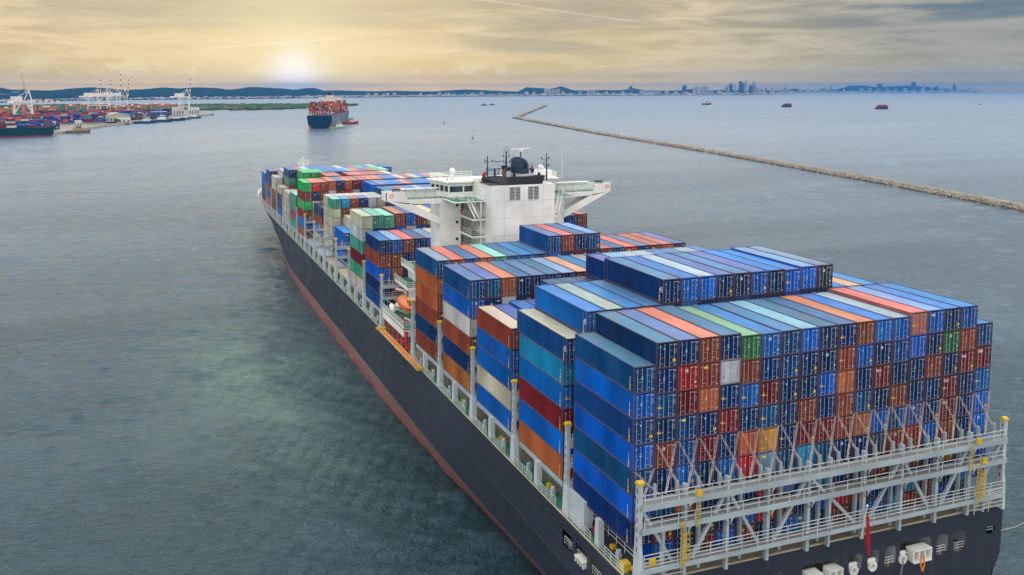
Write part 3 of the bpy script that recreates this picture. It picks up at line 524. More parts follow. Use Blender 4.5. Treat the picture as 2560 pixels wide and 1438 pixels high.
# extra pieces of the stern bridge: half posts, inner row of columns, ladders, yellow boxes, rounded knees
for x in (2.2, 44.8, 22.6, 47.6): inst('post', POSTM, SB, (x, 0, DK), scale=(.8, 1, (5.6/9.7) if x in (2.2, 44.8) else 1.0))
for k in range(8):
    x = 7.2+k*5.02
    mb = MB(); mb.box(x-.16, x+.16, .95, 1.3, DK, 5.3); mb.build('inner_column', GREY, SB)
for x in SXS:
    for sgn in (-1, 1):
        for z in (4.8, 2.45):
            mb = MB(); mb.prism([(x+sgn*.16, z), (x+sgn*.75, z), (x+sgn*.45, z-.12), (x+sgn*.25, z-.35), (x+sgn*.16, z-.7)], 1, -.55, -.42); mb.build('knee', GREY, SB)
def ladder(x, y, z0, z1, parent, cage=False, m=YELLOW):
    mb = MB()
    for s in (-.22, .22): mb.beam((x+s, y, z0), (x+s, y, z1), .05, .05)
    n = int((z1-z0)/.3)
    for i in range(n): mb.beam((x-.22, y, z0+i*.3), (x+.22, y, z0+i*.3), .04, .04)
    if cage:
        for i in range(int((z1-z0-1)/.55)):
            z = z0+1+i*.55
            for a, b in (((-.35, 0), (-.35, -.6)), ((-.35, -.6), (.35, -.6)), ((.35, -.6), (.35, 0))): mb.beam((x+a[0], y+a[1], z), (x+b[0], y+b[1], z), .05, .07)
        for s in (-.35, .0, .35): mb.beam((x+s, y-.6, z0+1), (x+s, y-.6, z1-.5), .05, .04)
    return mb.build('ladder', m, parent)
ladder(4.05, -.75, -1.6, 3.0, SB, True); ladder(5.75, -.75, 2.4, 4.9, SB); ladder(43.2, -.75, -1.6, 3.0, SB, True); ladder(41.9, -.75, 2.6, 5.4, SB)
for x, z in ((5.55, 5.45), (.35, -.6), (42.6, 5.45), (43.6, 3.0), (3.7, 2.9), (.2, -2.6)):
    mb = MB(); mb.box(x, x+.62, -.85, -.6, z, z+.6 if z != 2.9 else z+.12); mb.build('locker', YELLOW, SB)
mb = MB(); railing(mb, [(.1, -.55, -3.0), (4.4, -.55, -3.0)], 1.9, 4, 2.2); railing(mb, [(43.0, -.55, -3.0), (47.4, -.55, -3.0)], 3.0, 6, 2.2); mb.build('railing', RAIL, SB)
# lashing rods crossing in front of the stern stacks
RODM = mat('rusty_lashing_rod', (0.52, 0.42, 0.38), 0.6, dirt=0.5, dirtc=(0.3, 0.17, 0.1))
for k in range(19):
    xl = k*2.51+.12; xr = xl+2.2
    zt = 10.02 if k else 7.6
    for a, b in (((xl, -.02), (xr-.1, -1.35)), ((xr, -.02), (xl+.25, -1.35))):
        for off in (0, .16):
            mb = MB(); mb.tube((a[0]+off, a[1]-.06, zt), (b[0]+off, b[1], 5.5 if k else 5.45), .026, n=5)
            mb.tube((b[0]+off-(b[0]-a[0])*.34, b[1]*.66-.02, 5.5+(zt-5.5)*.34), (b[0]+off, b[1], 5.5), .048, n=5)
            mb.build('lashing_rod', RODM, SHIP)
for y in AFT[1:]: lashing_bridge(y-1.6, 0, -.2, 47.9)
lashing_bridge(72.9, 0, -.2, 47.9)
for i, y in enumerate(FWD):
    x0 = max(-.1, xs_at(y, 0)+.6)
    if y < 292: lashing_bridge(y-1.6, 0, x0, 2*XC-x0)
# pedestals below the fins, pillars at half bay, side passage rails, small fittings
PEDM = MB().prism([(-.8, DK), (.6, DK), (.45, .15), (-.5, .15)], 0, -.35, .35).mesh('pedestal', LGREY)
PILM = MB().prism([(-.42, DK), (.42, DK), (.32, -.15), (-.32, -.15)], 0, -.35, .35).mesh('side_pillar', LGREY)
for i, y in enumerate(BAYS):
    if y > 280: continue
    x0 = max(-.25, xs_at(y, 0)+.6)
    for x in (x0, 2*XC-x0):
        if i: inst('pedestal', PEDM, SHIP, (x, y-1.75, 0))
        inst('side_pillar', PILM, SHIP, (x, y+6.0, 0))
    mb = MB(); 
    for a, b in ((.3, 5.2), (6.9, 12.2)): railing(mb, [(xs_at(y+a, 0)+.12, y+a, DK), (xs_at(y+b, 0)+.12, y+b, DK)], 1.05, 3, 1.2)
    part(mb, 'deck_railing', RAIL)
    gp = MB(); gp.quad((xs_at(y, 0)+.2, y-.5, DK+.01), (1.2, y-.5, DK+.01), (1.2, y+12.5, DK+.01), (xs_at(y+12, 0)+.2, y+12.5, DK+.01)); part(gp, 'green_walkway', GREEN)
    for a in (2.6, 9.4):
        v = MB(); v.box(x0+.25, x0+.7, y+a, y+a+.55, DK, DK+.75); v.tube((x0+.47, y+a+.27, DK+.7), (x0+.47, y+a+.27, DK+1.05), .27, n=8); part(v, 'ventilator', LGREY)
    if i % 2 == 0:
        v = MB(); v.box(x0+.3, x0+.6, y+7.3, y+7.9, DK+.4, DK+1.1); part(v, 'hose_box', REDP)
    v = MB(); v.box(x0+.6, x0+1.1, y+4.3, y+4.9, DK, DK+.6); part(v, 'bollard', YELLOW)
v = MB(); v.box(-.35, .75, 9.0, 13.0, DK, .2); part(v, 'deck_store', LGREY)
v = MB(); v.cbox((-.1, .9, DK+.5), (.9, .9, .9)); v.beam((.2, .2, DK+.6), (.9, -.5, DK+.9), .3, .3); part(v, 'winch_box', YELLOW)
mb = MB(); railing(mb, [(.75, -1.0, -2.1), (.75, 9.0, -2.1)], 1.4, 3, 1.6); part(mb, 'inner_railing', RAIL)
# ================================================================= accommodation block
SUP = empty('superstructure', (0, 0, 0), SHIP)
WX0, WX1 = 10.4, 37.8
def sp(mb, name, m=WHITE, **k): return mb.build(name, m, SUP, **k)
# main block, funnel casing
mb = MB(); mb.box(WX0, 14.8, 88.5, 94.5, DK, 23.3); mb.box(33.4, WX1, 88.5, 94.5, DK, 23.3); mb.box(14.8, 33.4, 91.2, 94.5, DK, 23.3)
mb.box(14.8, 33.4, 91.1, 91.2, 0, 23.3); sp(mb, 'accommodation_block')
mb = MB(); mb.box(17.5, 30.7, 78.7, 91.1, DK, 26.75); sp(mb, 'engine_casing')
mb = MB()
for z in (5.5, 9.6, 13.4, 17.0, 20.4, 23.6): mb.box(17.49, 30.71, 78.66, 78.7, z, z+.06)
for x in (20.0, 24.1, 28.2): mb.box(x, x+.05, 78.67, 78.7, 0, 26.7)
sp(mb, 'plate_seam', mat('seam_paint', (0.60, 0.585, 0.55), 0.6))
for a, b in ((21.1, 22.1), (22.35, 23.3), (25.0, 26.0), (26.25, 27.2)):
    f = MB(); f.box(a-.06, b+.06, 78.58, 78.69, 23.85, 26.45); fo = sp(f, 'louvre_frame', WHITE)
    g = MB(); g.box(a, b, 78.55, 78.58, 23.9, 26.4); g.build('louvre_shade_plate', GUN, SUP)  # flat plate, shade behind the blades put into its colour
    l = MB()
    for k in range(9): l.beam((a, 78.5, 24.05+k*.28), (b, 78.5, 24.05+k*.28), .16, .05, up=(0, .7, .7))
    l.build('louvre_blade', LGREY, SUP)
# funnel bulwark (black, flared) and funnel group
mb = MB()
mb.prism([(20.4, 26.75), (28.0, 26.75), (28.7, 28.35), (20.9, 28.35)], 1, 78.75, 78.95)
mb.add([(20.4, 78.8, 26.75), (18.2, 85.5, 26.75), (18.0, 85.5, 27.7), (20.9, 78.8, 28.35)], [(0, 1, 2, 3), (3, 2, 1, 0)])
mb.add([(28.0, 78.8, 26.75), (30.4, 85.5, 26.75), (30.8, 85.5, 27.9), (28.7, 78.8, 28.35)], [(0, 1, 2, 3), (3, 2, 1, 0)])
mb.box(18.2, 30.6, 85.5, 85.7, 26.75, 27.8)
mb.add([(20.7, 79, 27.2), (28.2, 79, 27.2), (30.2, 85.5, 27.2), (18.4, 85.5, 27.2)], [(0, 1, 2, 3)])
mb.box(17.4, 20.3, 79.0, 85, 26.75, 26.95)
sp(mb, 'funnel_bulwark', BLACK)
FUN = empty('funnel', (0, 0, 0), SUP)
mb = MB(); n = 22; cx, cy = 25.0, 82.6
ring = lambda r, z, tilt=0, dy=0: [(cx+r*math.cos(2*PI*i/n), cy+dy+r*.85*math.sin(2*PI*i/n), z+tilt*math.sin(2*PI*i/n)) for i in range(n)]
mb.add(ring(1.95, 26.9)+ring(1.95, 28.9, .35), [(i, (i+1) % n, n+(i+1) % n, n+i) for i in range(n)]); mb.build('funnel_drum', LGREY, FUN, smooth=False)
mb = MB(); r0 = ring(1.72, 28.6, .4); r1 = ring(1.9, 30.6, 1.15, .2); r2 = ring(1.6, 30.5, 1.15, .2); r3 = ring(1.5, 29.0, .6, .1)
F = []
for a in range(3): F += [(a*n+i, a*n+(i+1) % n, (a+1)*n+(i+1) % n, (a+1)*n+i) for i in range(n)]
F.append(tuple(3*n+i for i in range(n)))
mb.add(r0+r1+r2+r3, F); mb.build('funnel_top', mat('funnel_blue', (0.006, 0.028, 0.062), 0.4), FUN)
for x, y, h, r in ((22.2, 81.6, 30.0, .36), (22.7, 83.4, 29.6, .3), (27.4, 82.0, 29.5, .34), (27.9, 83.2, 29.0, .3), (28.6, 81.6, 28.7, .26), (23.0, 80.9, 28.8, .25), (21.4, 82.4, 30.3, .28)):
    mb = MB(); mb.tube((x, y, 26.9), (x, y, h-.7), r, n=10); o = mb.build('exhaust_pipe', LGREY if x != 21.4 else mat('rust_brown_pipe', (.2, .07, .04), .7), FUN)
    mb = MB(); mb.tube((x, y, h-.7), (x, y-.15, h), r*1.02, r*1.05, n=10); mb.build('pipe_tip', BLACK, FUN)
# bridge deck, wings and their brackets
mb = MB(); mb.box(11.0, 17.5, 82.0, 91.2, 23.3, 23.5); mb.box(30.7, 37.3, 82.5, 91.2, 23.3, 23.5); mb.box(-.7, 48.9, 88.5, 92.2, 23.3, 23.5); sp(mb, 'bridge_deck', WHITE)
mb = MB(); mb.box(11.2, 17.4, 82.1, 91.0, 23.5, 23.52); mb.box(30.8, 37.2, 82.6, 91.0, 23.5, 23.52); mb.box(-.5, 48.7, 88.8, 92.0, 23.5, 23.52); sp(mb, 'green_deck', GREEN)
for f, nm in ((lambda x: x, 'port'), (lambda x: 2*XC-x, 'starboard')):
    mb = MB()
    for y0 in (88.3,):
        y1 = y0+.2
        for poly in ([(-.7, 23.5), (3.6, 22.7), (3.6, 23.4), (3.6, 23.9), (3.1, 24.4), (3.1, 24.95), (-.7, 25.15)],
                     [(-.7, 23.5), (WX0+.1, 18.2), (WX0+.1, 19.7), (4.2, 22.75), (3.6, 22.9)],
                     [(3.6, 22.7), (10.0, 22.5), (WX0+.1, 22.2), (WX0+.1, 23.42), (3.6, 23.42)]):
            mb.prism([(f(a), b) for a, b in poly], 1, y0, y1)
    for (a, b), (c, d) in (((-.7, 23.45), (WX0, 18.2)), ((4.2, 22.75), (WX0, 19.75))):
        xa, xb = f(a), f(c)
        mb.add([(xa, 88.4, b), (xa, 92.0, b), (xb, 92.0, d), (xb, 88.4, d)], [(0, 1, 2, 3), (3, 2, 1, 0)])
    sp(mb, 'wing_bracket')
    mb = MB(); mb.box(*sorted((f(-.7), f(-.58))), 88.3, 92.1, 23.5, 25.1); mb.box(*sorted((f(-.7), f(3.1))), 91.95, 92.1, 23.5, 25.0)
    mb.box(*sorted((f(3.1), f(11)))  , 91.95, 92.1, 23.5, 24.9); mb.box(*sorted((f(3.2), f(11.0))), 91.0, 92.1, 25.2, 25.35)
    sp(mb, 'wing_bulwark')
    mb = MB(); railing(mb, [(f(3.1), 88.4, 23.5), (f(11.0), 88.4, 23.5)], 1.15, 3, 1.1); railing(mb, [(f(-.6), 88.5, 25.1), (f(3), 88.5, 24.95)], .35, 1, .9)
    sp(mb, 'railing', WHITE)
    mb = MB(); 
    for x in (4.6, 6.5, 8.4, 10.2): mb.beam((f(x), 91.8, 23.5), (f(x), 91.8, 25.3), .12, .12)
    sp(mb, 'awning_post')
    mb = MB(); mb.cbox((f(1.6), 89.6, 25.4), (1.5, .9, .55)); sp(mb, 'wing_console', mat('dark_teal_cover', (.03, .08, .09), .6))
    for k in range(2):
        mb = MB(); mb.prism([(WX0+.02 if nm == 'port' else WX1-.02, 0)]*0 or [(f(WX0+.3+k*.0), 22.0), (f(WX0-.55), 22.0), (f(WX0-.55), 20.9), (f(WX0+.3), 20.9)], 1, 88.25-.0, 88.3); 
    # life ring
    mb = MB(); R_ = .36; pts = [(f(.35)+R_*math.cos(PI*i/6), 88.22, 24.45+R_*math.sin(PI*i/6)) for i in range(12)]
    for i in range(12): mb.beam(pts[i], pts[(i+1) % 12], .13, .13, col=(.8, .14, .03) if i % 3 else (.85, .85, .85))
    sp(mb, 'life_ring', ATTR)
# wheelhouse
WH = empty('wheelhouse', (0, 0, 0), SUP)
mb = MB()
prof = [(11.4, 89.4), (36.8, 89.4), (36.8, 92.5), (38.4, 95.5), (9.8, 95.5), (11.4, 92.5)]
prof = [(12.4, 88.9), (35.8, 88.9), (37.2, 96.2), (11.0, 96.2)]
mb.prism(prof, 2, 23.5, 24.55); mb.prism(prof, 2, 25.75, 26.5)
for x in (12.4, 15.5, 18.6, 21.7, 24.1, 26.6, 29.6, 32.7, 35.8): mb.box(x-.14, x+.14, 88.9, 89.05, 24.5, 25.8)
for t in (0, .25, .5, .75, 1):
    for sg in (0, 1):
        x = 12.4-1.4*t; x = 2*XC-x if sg else x; mb.box(x-.1, x+.1, 88.9+7.3*t-.12, 88.9+7.3*t+.12, 24.5, 25.8)
mb.box(18.7, 29.5, 88.85, 88.95, 24.5, 25.8)
mb.build('wheelhouse_wall', WHITE, WH)
g = MB(); g.prism([(12.52, 89.02), (35.68, 89.02), (37.08, 96.1), (11.12, 96.1)], 2, 24.5, 25.8); g.build('window_band', GLASS, WH)
mb = MB(); mb.prism([(11.7, 88.1), (36.5, 88.1), (38.0, 97), (10.2, 97)], 2, 26.5, 26.75); mb.build('wheelhouse_roof', WHITE, WH)
mb = MB(); railing(mb, [(20.2, 96.6, 26.75), (10.7, 96.6, 26.75), (12.0, 88.5, 26.75), (17.4, 88.5, 26.75)], 1.1, 3, 1.2)
railing(mb, [(28, 96.6, 26.75), (37.5, 96.6, 26.75), (36.2, 88.5, 26.75), (31, 88.5, 26.75)], 1.1, 3, 1.2); mb.build('roof_railing', WHITE, WH)
for x, y in ((14.4, 92.5), (34.6, 93)):
    mb = MB(); mb.tube((x, y, 26.75), (x, y, 28.1), .28); mb.sphere((x, y, 28.55), .6, 12, 7); mb.build('radome', WHITE, WH, smooth=True)
mb = MB(); mb.box(33.2, 36.0, 90.5, 94, 26.75, 28.0); mb.box(17.3, 20, 86, 91, 26.75, 27.4); mb.build('roof_house', WHITE, WH)
for k in range(9):
    x, y = (12.4+k*.62, 90.4+(k % 3)*1.4)
    mb = MB(); mb.tube((x, y, 26.75), (x, y, 27.2+.2*(k % 2)), .14, n=6); mb.build('roof_vent', WHITE, WH)
# balconies and stairs beside the casing
for side, f in (('p', lambda x: x), ('s', lambda x: 2*XC-x)):
    for z in (20.1, 16.7, 13.3, 9.9, 6.5, 3.1):
        xa, xb = sorted((f(12.6), f(17.5))); x14, = (f(14.9),)
        mb = MB(); mb.box(*sorted((f(14.8), f(17.5))), 82.0, 91.1, z-.45, z-.02); sp(mb, 'balcony')
        mb = MB(); mb.box(*sorted((f(14.85), f(17.45))), 82.05, 91.0, z-.02, z+.01); sp(mb, 'green_deck', GREEN)
        mb = MB(); railing(mb, [(f(14.9), 88.4, z), (f(14.9), 82.1, z), (f(17.4), 82.1, z)], 1.05, 3, 1.3); sp(mb, 'railing', WHITE)
        mb = MB(); mb.box(*sorted((f(15.6), f(16.3))), 91.02, 91.1, z+.1, z+2.0); sp(mb, 'door', mat('door_grey', (.42, .42, .42), .5))
        mb = MB(); mb.box(*sorted((f(13.7), f(14.2))), 88.42, 88.5, z+1.6, z+2.15); sp(mb, 'window', GLASS)
        mb = MB(); mb.cbox((f(14.9), 88.2, z+.75), (.35, .3, .75)); sp(mb, 'extinguisher_box', REDP)
        if z < 20:
            mb = MB()
            for dy in (0, .8): mb.beam((f(16.9), 88.0-dy*0, z), (f(16.2), 83.6, z+3.3), .12, .25)
            for t in range(10): mb.beam((f(15.9-.0*t), 88-.44*t, z+.33*t), (f(16.9), 88-.44*t, z+.33*t), .2, .05)
            sp(mb, 'stair', WHITE)
    mb = MB(); mb.box(f(16.6)-.12, f(16.6)+.12, 82.1, 82.3, DK, 23.3); sp(mb, 'balcony_post')
    mb = MB()
    for dx in (0, .8): mb.beam((f(13.8+dx), 82.6, 23.6), (f(15.2+dx), 81.6, 20.2), .09, .3)
    for t in range(11): mb.beam((f(13.8+1.4*t/11), 82.6-t/11, 23.6-3.4*t/11), (f(14.6+1.4*t/11), 82.6-t/11, 23.6-3.4*t/11), .2, .05)
    mb.beam((f(13.8), 82.4, 24.6), (f(15.2), 81.4, 21.2), .07, .07); mb.beam((f(14.6), 82.4, 24.6), (f(16.0), 81.4, 21.2), .07, .07)
    sp(mb, 'stair', WHITE)
    mb = MB(); railing(mb, [(f(11.0), 88.3, 23.5), (f(12.5), 84.5, 23.5), (f(13.6), 82.1, 23.5), (f(17.4), 82.1, 23.5)], 1.05, 3, 1.1); sp(mb, 'railing', WHITE)
# red warning text block on the port wall
mb = MB(); mb.box(10.9, 11.5, 88.46, 88.5, 16.35, 17.0, (.55, .03, .05))
for k in range(3): mb.box(10.75, 11.75, 88.46, 88.5, 15.35+k*.28, 15.5+k*.28, (.55, .03, .05))
sp(mb, 'painted_sign', PRINT)
# curved fairing where the bracket meets the lower house
mb = MB(); mb.box(WX0-.02, WX0+2.4, 88.42, 88.5, 12.0, 18.3); sp(mb, 'side_panel', WHITE)
# masts
def mast(x, y, z0, z1, arms, name, m=MAST, r=.24):
    e = empty(name, (0, 0, 0), SUP)
    mb = MB(); mb.tube((x, y, z0), (x, y, z1), r, r*.45, n=8); mb.build('mast_pole', m, e)
    for z, l, dx, thick in arms:
        mb = MB(); mb.beam((x-l*(1-dx), y, z), (x+l*dx, y, z), thick, thick); mb.build('cross_arm', m, e)
        for q in (x-l*(1-dx), x+l*dx):
            mb = MB(); mb.tube((q, y, z), (q, y, z+.45), .12, n=6); mb.build('mast_lamp', m, e)
    return e
e = mast(24.4, 88, 26.7, 32.6, [(28.2, 1.2, .5, .1), (29.2, 1.6, .4, .1), (30.3, 1.4, .6, .1), (31.4, 1.2, .5, .08)], 'radar_mast', r=.3)
mb = MB(); mb.tube((24.4, 88, 32.3), (24.4, 88, 33.7), .06, n=6)
for s in (-.5, .45): mb.beam((24.4+s, 88, 32.2), (24.4+s, 88, 33.3), .09, .09)
mb.beam((23.7, 88, 32.3), (25.1, 88, 32.3), .07, .07); mb.build('mast_head', mat('rusty_mast_head', (.35, .2, .1), .6), e)
for z, l, mm in ((30.6, 1.6, mat('scanner_blue', (.02, .12, .25), .5)), (29.1, 3.4, mat('scanner_blue', (.02, .12, .25), .5))):
    mb = MB(); mb.cbox((22.5 if l < 2 else 21.9, 87.6, z), (l, .25, .16)); mb.build('radar_scanner', mm, e)
mb = MB(); mb.tube((21.9, 88, 26.8), (21.9, 88, 29.0), .22); mb.box(20.7, 23.0, 87.4, 88.4, 27.5, 27.65); mb.build('radar_pedestal', MAST, e)
e = mast(27.6, 88, 26.7, 32.6, [], 'radar_post', r=.25)
mb = MB(); mb.cbox((27.6, 87.8, 33.0), (4.1, .3, .2)); mb.cbox((27.6, 87.9, 32.7), (.7, .6, .5)); mb.build('radar_scanner', WHITE, e)
mb = MB(); mb.tube((28.6, 88, 27), (28.6, 88, 29.2), .2); mb.sphere((28.6, 88, 29.8), .75, 14, 8); mb.build('radome', WHITE, e, smooth=True)
mast(19.5, 86, 26.7, 31.9, [(30.7, 1.6, .7, .09), (29.0, 2.6, .95, .08), (28.2, 2.4, .95, .06)], 'signal_mast', r=.2)
mast(32.0, 85, 26.7, 32.2, [(31.0, 1.6, .3, .09), (29.6, 1.0, .4, .09)], 'signal_mast', r=.2)
mb = MB(); mb.tube((37.0, 88, 26.7), (37.0, 88, 33.6), .05, .02, n=5); sp(mb, 'whip_aerial', WHITE)
mb = MB()
for q in ((30.4, 82), (30.0, 88)): mb.tube((32, 85, 31.0), (q[0], q[1], 27), .035, n=4)
sp(mb, 'mast_stay', MAST)
# foremast
e = empty('foremast', (0, 0, 0), SHIP)
mb = MB(); mb.tube((24.9, 330, DK), (24.9, 330, 13.4), 1.0, .6, n=8); mb.build('mast_pole', WHITE, e)
for z, l in ((9.9, 5.6), (11.3, 4.4), (12.4, 1.2)):
    mb = MB(); mb.beam((24.9-l/2, 330, z), (24.9+l/2, 330, z), .5, .4); railing(mb, [(24.9-l/2, 329.7, z), (24.9+l/2, 329.7, z)], .8, 2, 1.4, .09); mb.build('cross_arm', WHITE, e)
# flags
def cloth(name, pts, wv, col, label, cat):
    """pts: hoist top, hoist bottom, fly direction, length"""
    (hx, hy, ht), hb, (dx, dy), L, droop, cols = pts
    mb = MB(); n, k = 10, 8
    for i in range(n+1):
        for j in range(k+1):
            u = i/n; v = j/k; off = wv*math.sin(u*9+v*1.5)*u
            mb.v.append((hx+dx*L*u+off*dy, hy+dy*L*u+off*dx+off*.4, ht+(hb-ht)*v-droop*u*(1+.3*u))); mb.c.append(cols(u, v))
    for i in range(n):
        for j in range(k): mb.f.append((i*(k+1)+j, (i+1)*(k+1)+j, (i+1)*(k+1)+j+1, i*(k+1)+j+1))
    o = mb.build(name, ATTR, None, smooth=True); tag(o, label, cat); return o
def thai(u, v): return (.55, .02, .03) if v < .15 or v > .9 else ((.8, .8, .8) if v < .32 or v > .7 else (.02, .02, .22))
cloth('flag', ((29.2, 87.5, 29.4), 28.0, (.75, .3), 1.5, -.4, thai), .15, None, 'small flag striped red, white and blue beside the funnel top', 'flag')
cloth('flag', ((19.2, 86, 28.9), 27.6, (-.8, -.1), 1.1, .5, lambda u, v: (.62, .015, .03)), .12, None, 'small plain red flag flying beside the port signal mast on the bridge roof', 'flag')
cloth('flag', ((27.0, -2.9, .2), -3.3, (.1, -.5), .9, .9, lambda u, v: (.55, .01, .03)), .16, None, 'long limp red ensign hanging from the pole over the transom', 'flag')
mb = MB(); mb.tube((27.05, -2.2, -3.1), (27.0, -2.9, .9), .07, .05, n=8); mb.sphere((27, -2.9, .95), .14); part(mb, 'flagpole', WHITE)
# ---- boat deck on the port side, lifeboat, gangway
BD = empty('boat_deck', (0, 0, 0), SHIP)
for f in (lambda x: x, lambda x: 2*XC-x):
    X = lambda a, b: sorted((f(a), f(b)))
    mb = MB(); mb.box(*X(-.5, 10.4), 77.6, 92.6, .75, .95); mb.box(*X(-.5, -.4), 77.6, 92.6, -.6, 1.3); mb.box(*X(-.5, 4.0), 77.6, 77.7, -.6, 1.0); mb.build('platform', WHITE, BD)
    mb = MB(); mb.box(*X(-.35, 10.3), 77.8, 92.5, .95, .98); mb.build('green_deck', GREEN, BD)
    mb = MB(); railing(mb, [(f(-.4), 92.4, 1.25), (f(-.4), 77.7, 1.25), (f(4.2), 77.7, 1.0)], 1.0, 3, 1.3); mb.build('railing', WHITE, BD)
    for z, xa, xb in ((7.0, 2.2, 10.4), (10.2, 3.6, 10.4)):
        mb = MB(); mb.box(*X(xa, xb), 84, 93, z-.5, z); mb.build('platform', WHITE, BD)
        mb = MB(); mb.box(*X(xa+.1, xb), 84.1, 92.9, z, z+.03); mb.build('green_deck', GREEN, BD)
        mb = MB(); railing(mb, [(f(xa), 93, z), (f(xa), 84, z), (f(xb), 84, z)], 1.05, 3, 1.2); mb.build('railing', WHITE, BD)
    mb = MB(); mb.box(*X(5.2, 10.4), 86, 93.5, DK, 10.2); mb.box(*X(9.0, 9.35), 84.2, 84.5, DK, 13); mb.build('lower_house', WHITE, BD)
    for y in (79.2, 87.6):
        mb = MB(); mb.beam((f(3.4), y, .95), (f(2.9), y, 5.6), .4, .45); mb.beam((f(2.9), y, 5.6), (f(.9), y, 6.2), .35, .4); mb.beam((f(3.4), y, .95), (f(.2), y, 2.6), .35, .3); mb.build('davit', WHITE, BD)
    for x, y in ((1.0, 90.6), (2.3, 90.9), (.7, 88.9)):
        mb = MB(); mb.tube((f(x), y-.6, 1.9), (f(x), y+.6, 1.9), .55, n=10); mb.sphere((f(x), y-.6, 1.9), .54, 10, 6); mb.sphere((f(x), y+.6, 1.9), .54, 10, 6); mb.build('life_raft_canister', WHITE, BD, smooth=True)
    for x, y, r in ((.5, 80.5, .38), (.9, 83.2, .36)):
        mb = MB(); mb.tube((f(x), y-.05, 1.6), (f(x)+.0, y+.08, 1.6), r, n=14); mb.build('hose_reel', mat('pink_red_paint', (.7, .12, .14), .5), BD)
    mb = MB()
    for y in (91.6, 88.8, 85.5, 82.5, 79.5): mb.box(*X(-.15, .15), y-.12, y+.12, DK, .8)
    mb.build('red_stanchion', REDP, BD)
mb = MB(); mb.tube((-.2, 76.9, DK), (-.2, 76.9, .6), .28); mb.beam((-.2, 76.9, -1.2), (-1.5, 79.8, -1.6), .22, .25); mb.cbox((.1, 76.0, -2.2), (.9, .9, .5)); mb.build('gangway_davit', REDP, BD)
LB = empty('lifeboat', (1.9, 83.4, 4.15))
tag(LB, 'enclosed orange lifeboat hanging above the port side platform of the big ship', 'lifeboat')
def lifeboat():
    mb = MB(); n = 14; secs = []
    for t in np.linspace(-1, 1, 15):
        w_ = 1.45*(1-abs(t)**2.6)**.6+.02; kz = -1.35+.55*abs(t)**3; dz = .0; tz = 1.25*(1-abs(t)**3.0)**.5 if t > -1 else 0
        sec = []
        for a in np.linspace(0, 2*PI, n, endpoint=False):
            x = w_*math.copysign(abs(math.cos(a))**.8, math.cos(a)); z = math.sin(a); z = z*max(tz, .25) if z > 0 else z*(-kz)
            sec.append((x*(1-.25*max(0, math.sin(a))), t*4.6, z))
        secs.append(sec)
    vs = [p for s in secs for p in s]; fs = []
    for i in range(14):
        for j in range(n): fs.append((i*n+j, i*n+(j+1) % n, (i+1)*n+(j+1) % n, (i+1)*n+j))
    fs += [tuple(range(n)), tuple(14*n+j for j in range(n-1, -1, -1))]
    mb.add(vs, fs); return mb
lifeboat().build('boat_hull', ORANGE, LB, smooth=True)
mb = MB(); mb.box(-.75, .75, -3.9, -2.3, .6, 1.55); mb.build('steering_cabin', ORANGE, LB)
mb = MB(); mb.box(-1.52, 1.52, -4.2, 4.2, -.06, .06); mb.build('fender_belt', mat('dark_orange_rubber', (.35, .07, .02), .6), LB)
mb = MB()
for y in (-3.5, -2.9): mb.box(-.78, -.74, y, y+.35, 1.0, 1.35)
mb.build('window', GLASS, LB)
GW = empty('gangway', (0, 0, 0)); tag(GW, 'long orange gangway ladder stowed flat along the port gunwale below the lifeboat', 'gangway')
mb = MB(); mb.box(-1.75, -1.0, 65.5, 90.6, -2.62, -2.5); mb.build('tread_deck', ORANGE, GW)
mb = MB(); mb.box(-1.9, -1.75, 65.3, 90.8, -2.75, -2.35); mb.box(-1.0, -.88, 65.3, 90.8, -2.75, -2.35); mb.build('side_rail', mat('weathered_yellow', (.6, .42, .14), .6), GW)
mb = MB(); mb.box(-2.3, -.2, 90.7, 91.4, -2.6, -2.2); mb.box(-1.95, -.85, 65.0, 65.4, -2.8, -2.2); mb.build('end_bracket', YELLOW, GW)
# ropes at the transom
def rope(name, pts, r, m, label, cat):
    mb = MB()
    for a, b in zip(pts[:-1], pts[1:]): mb.tube(a, b, r, n=6)
    o = mb.build(name, m, None); tag(o, label, cat)
rope('mooring_line', [(48.6, -1.7, -6.3)]+[(48.6+6*i, -1.7+2.6*i, -6.3-.0*i-11.4*(i/9)**.8) for i in range(1, 10)], .05, ROPE, 'thin pale line running from the starboard quarter out over the water', 'rope')
rope('tow_rope', [(33.7, -1.8, -7.1)]+[(33.7-1.15*i, -2.2-.35*i, -7.1-1.2*i) for i in range(1, 10)], .07, mat('grey_rope', (.2, .18, .16), .9), 'grey tow rope slanting down from the ring fairlead in the transom', 'rope')
rope('hanging_rope', [(36.0, -2.1, -6.9), (35.9, -2.15, -7.9), (36.2, -2.15, -8.6), (36.5, -2.1, -7.8), (36.4, -2.1, -6.9)], .09, mat('orange_rope', (.85, .25, .02), .7), 'bright orange rope looped over the roller fairlead at the stern', 'rope')
# ================================================================= containers
PAL = dict(N=(.001, .027, .118), B=(.001, .105, .46), T=(.003, .064, .205), R=(.235, .045, .022), O=(.42, .105, .034), M=(.165, .012, .018), C=(.46, .018, .022), G=(.022, .150, .060),
           W=(.46, .48, .47), Y=(.52, .25, .02), P=(.50, .15, .10), V=(.04, .09, .29), E=(.52, .47, .35), K=(.045, .27, .19), L=(.010, .37, .075), S=(.15, .25, .50), Q=(.010, .25, .45), D=(.03, .045, .085), X=(.22, .25, .27))
CNAME = dict(N='navy blue', B='bright blue', T='dark teal blue', R='rust red', O='orange brown', M='maroon', C='scarlet', G='dark green', W='grey white', Y='ochre yellow', P='salmon pink', V='violet blue', E='cream', K='teal green', L='bright green', S='pale blue', Q='turquoise blue', D='slate blue', X='steel grey')
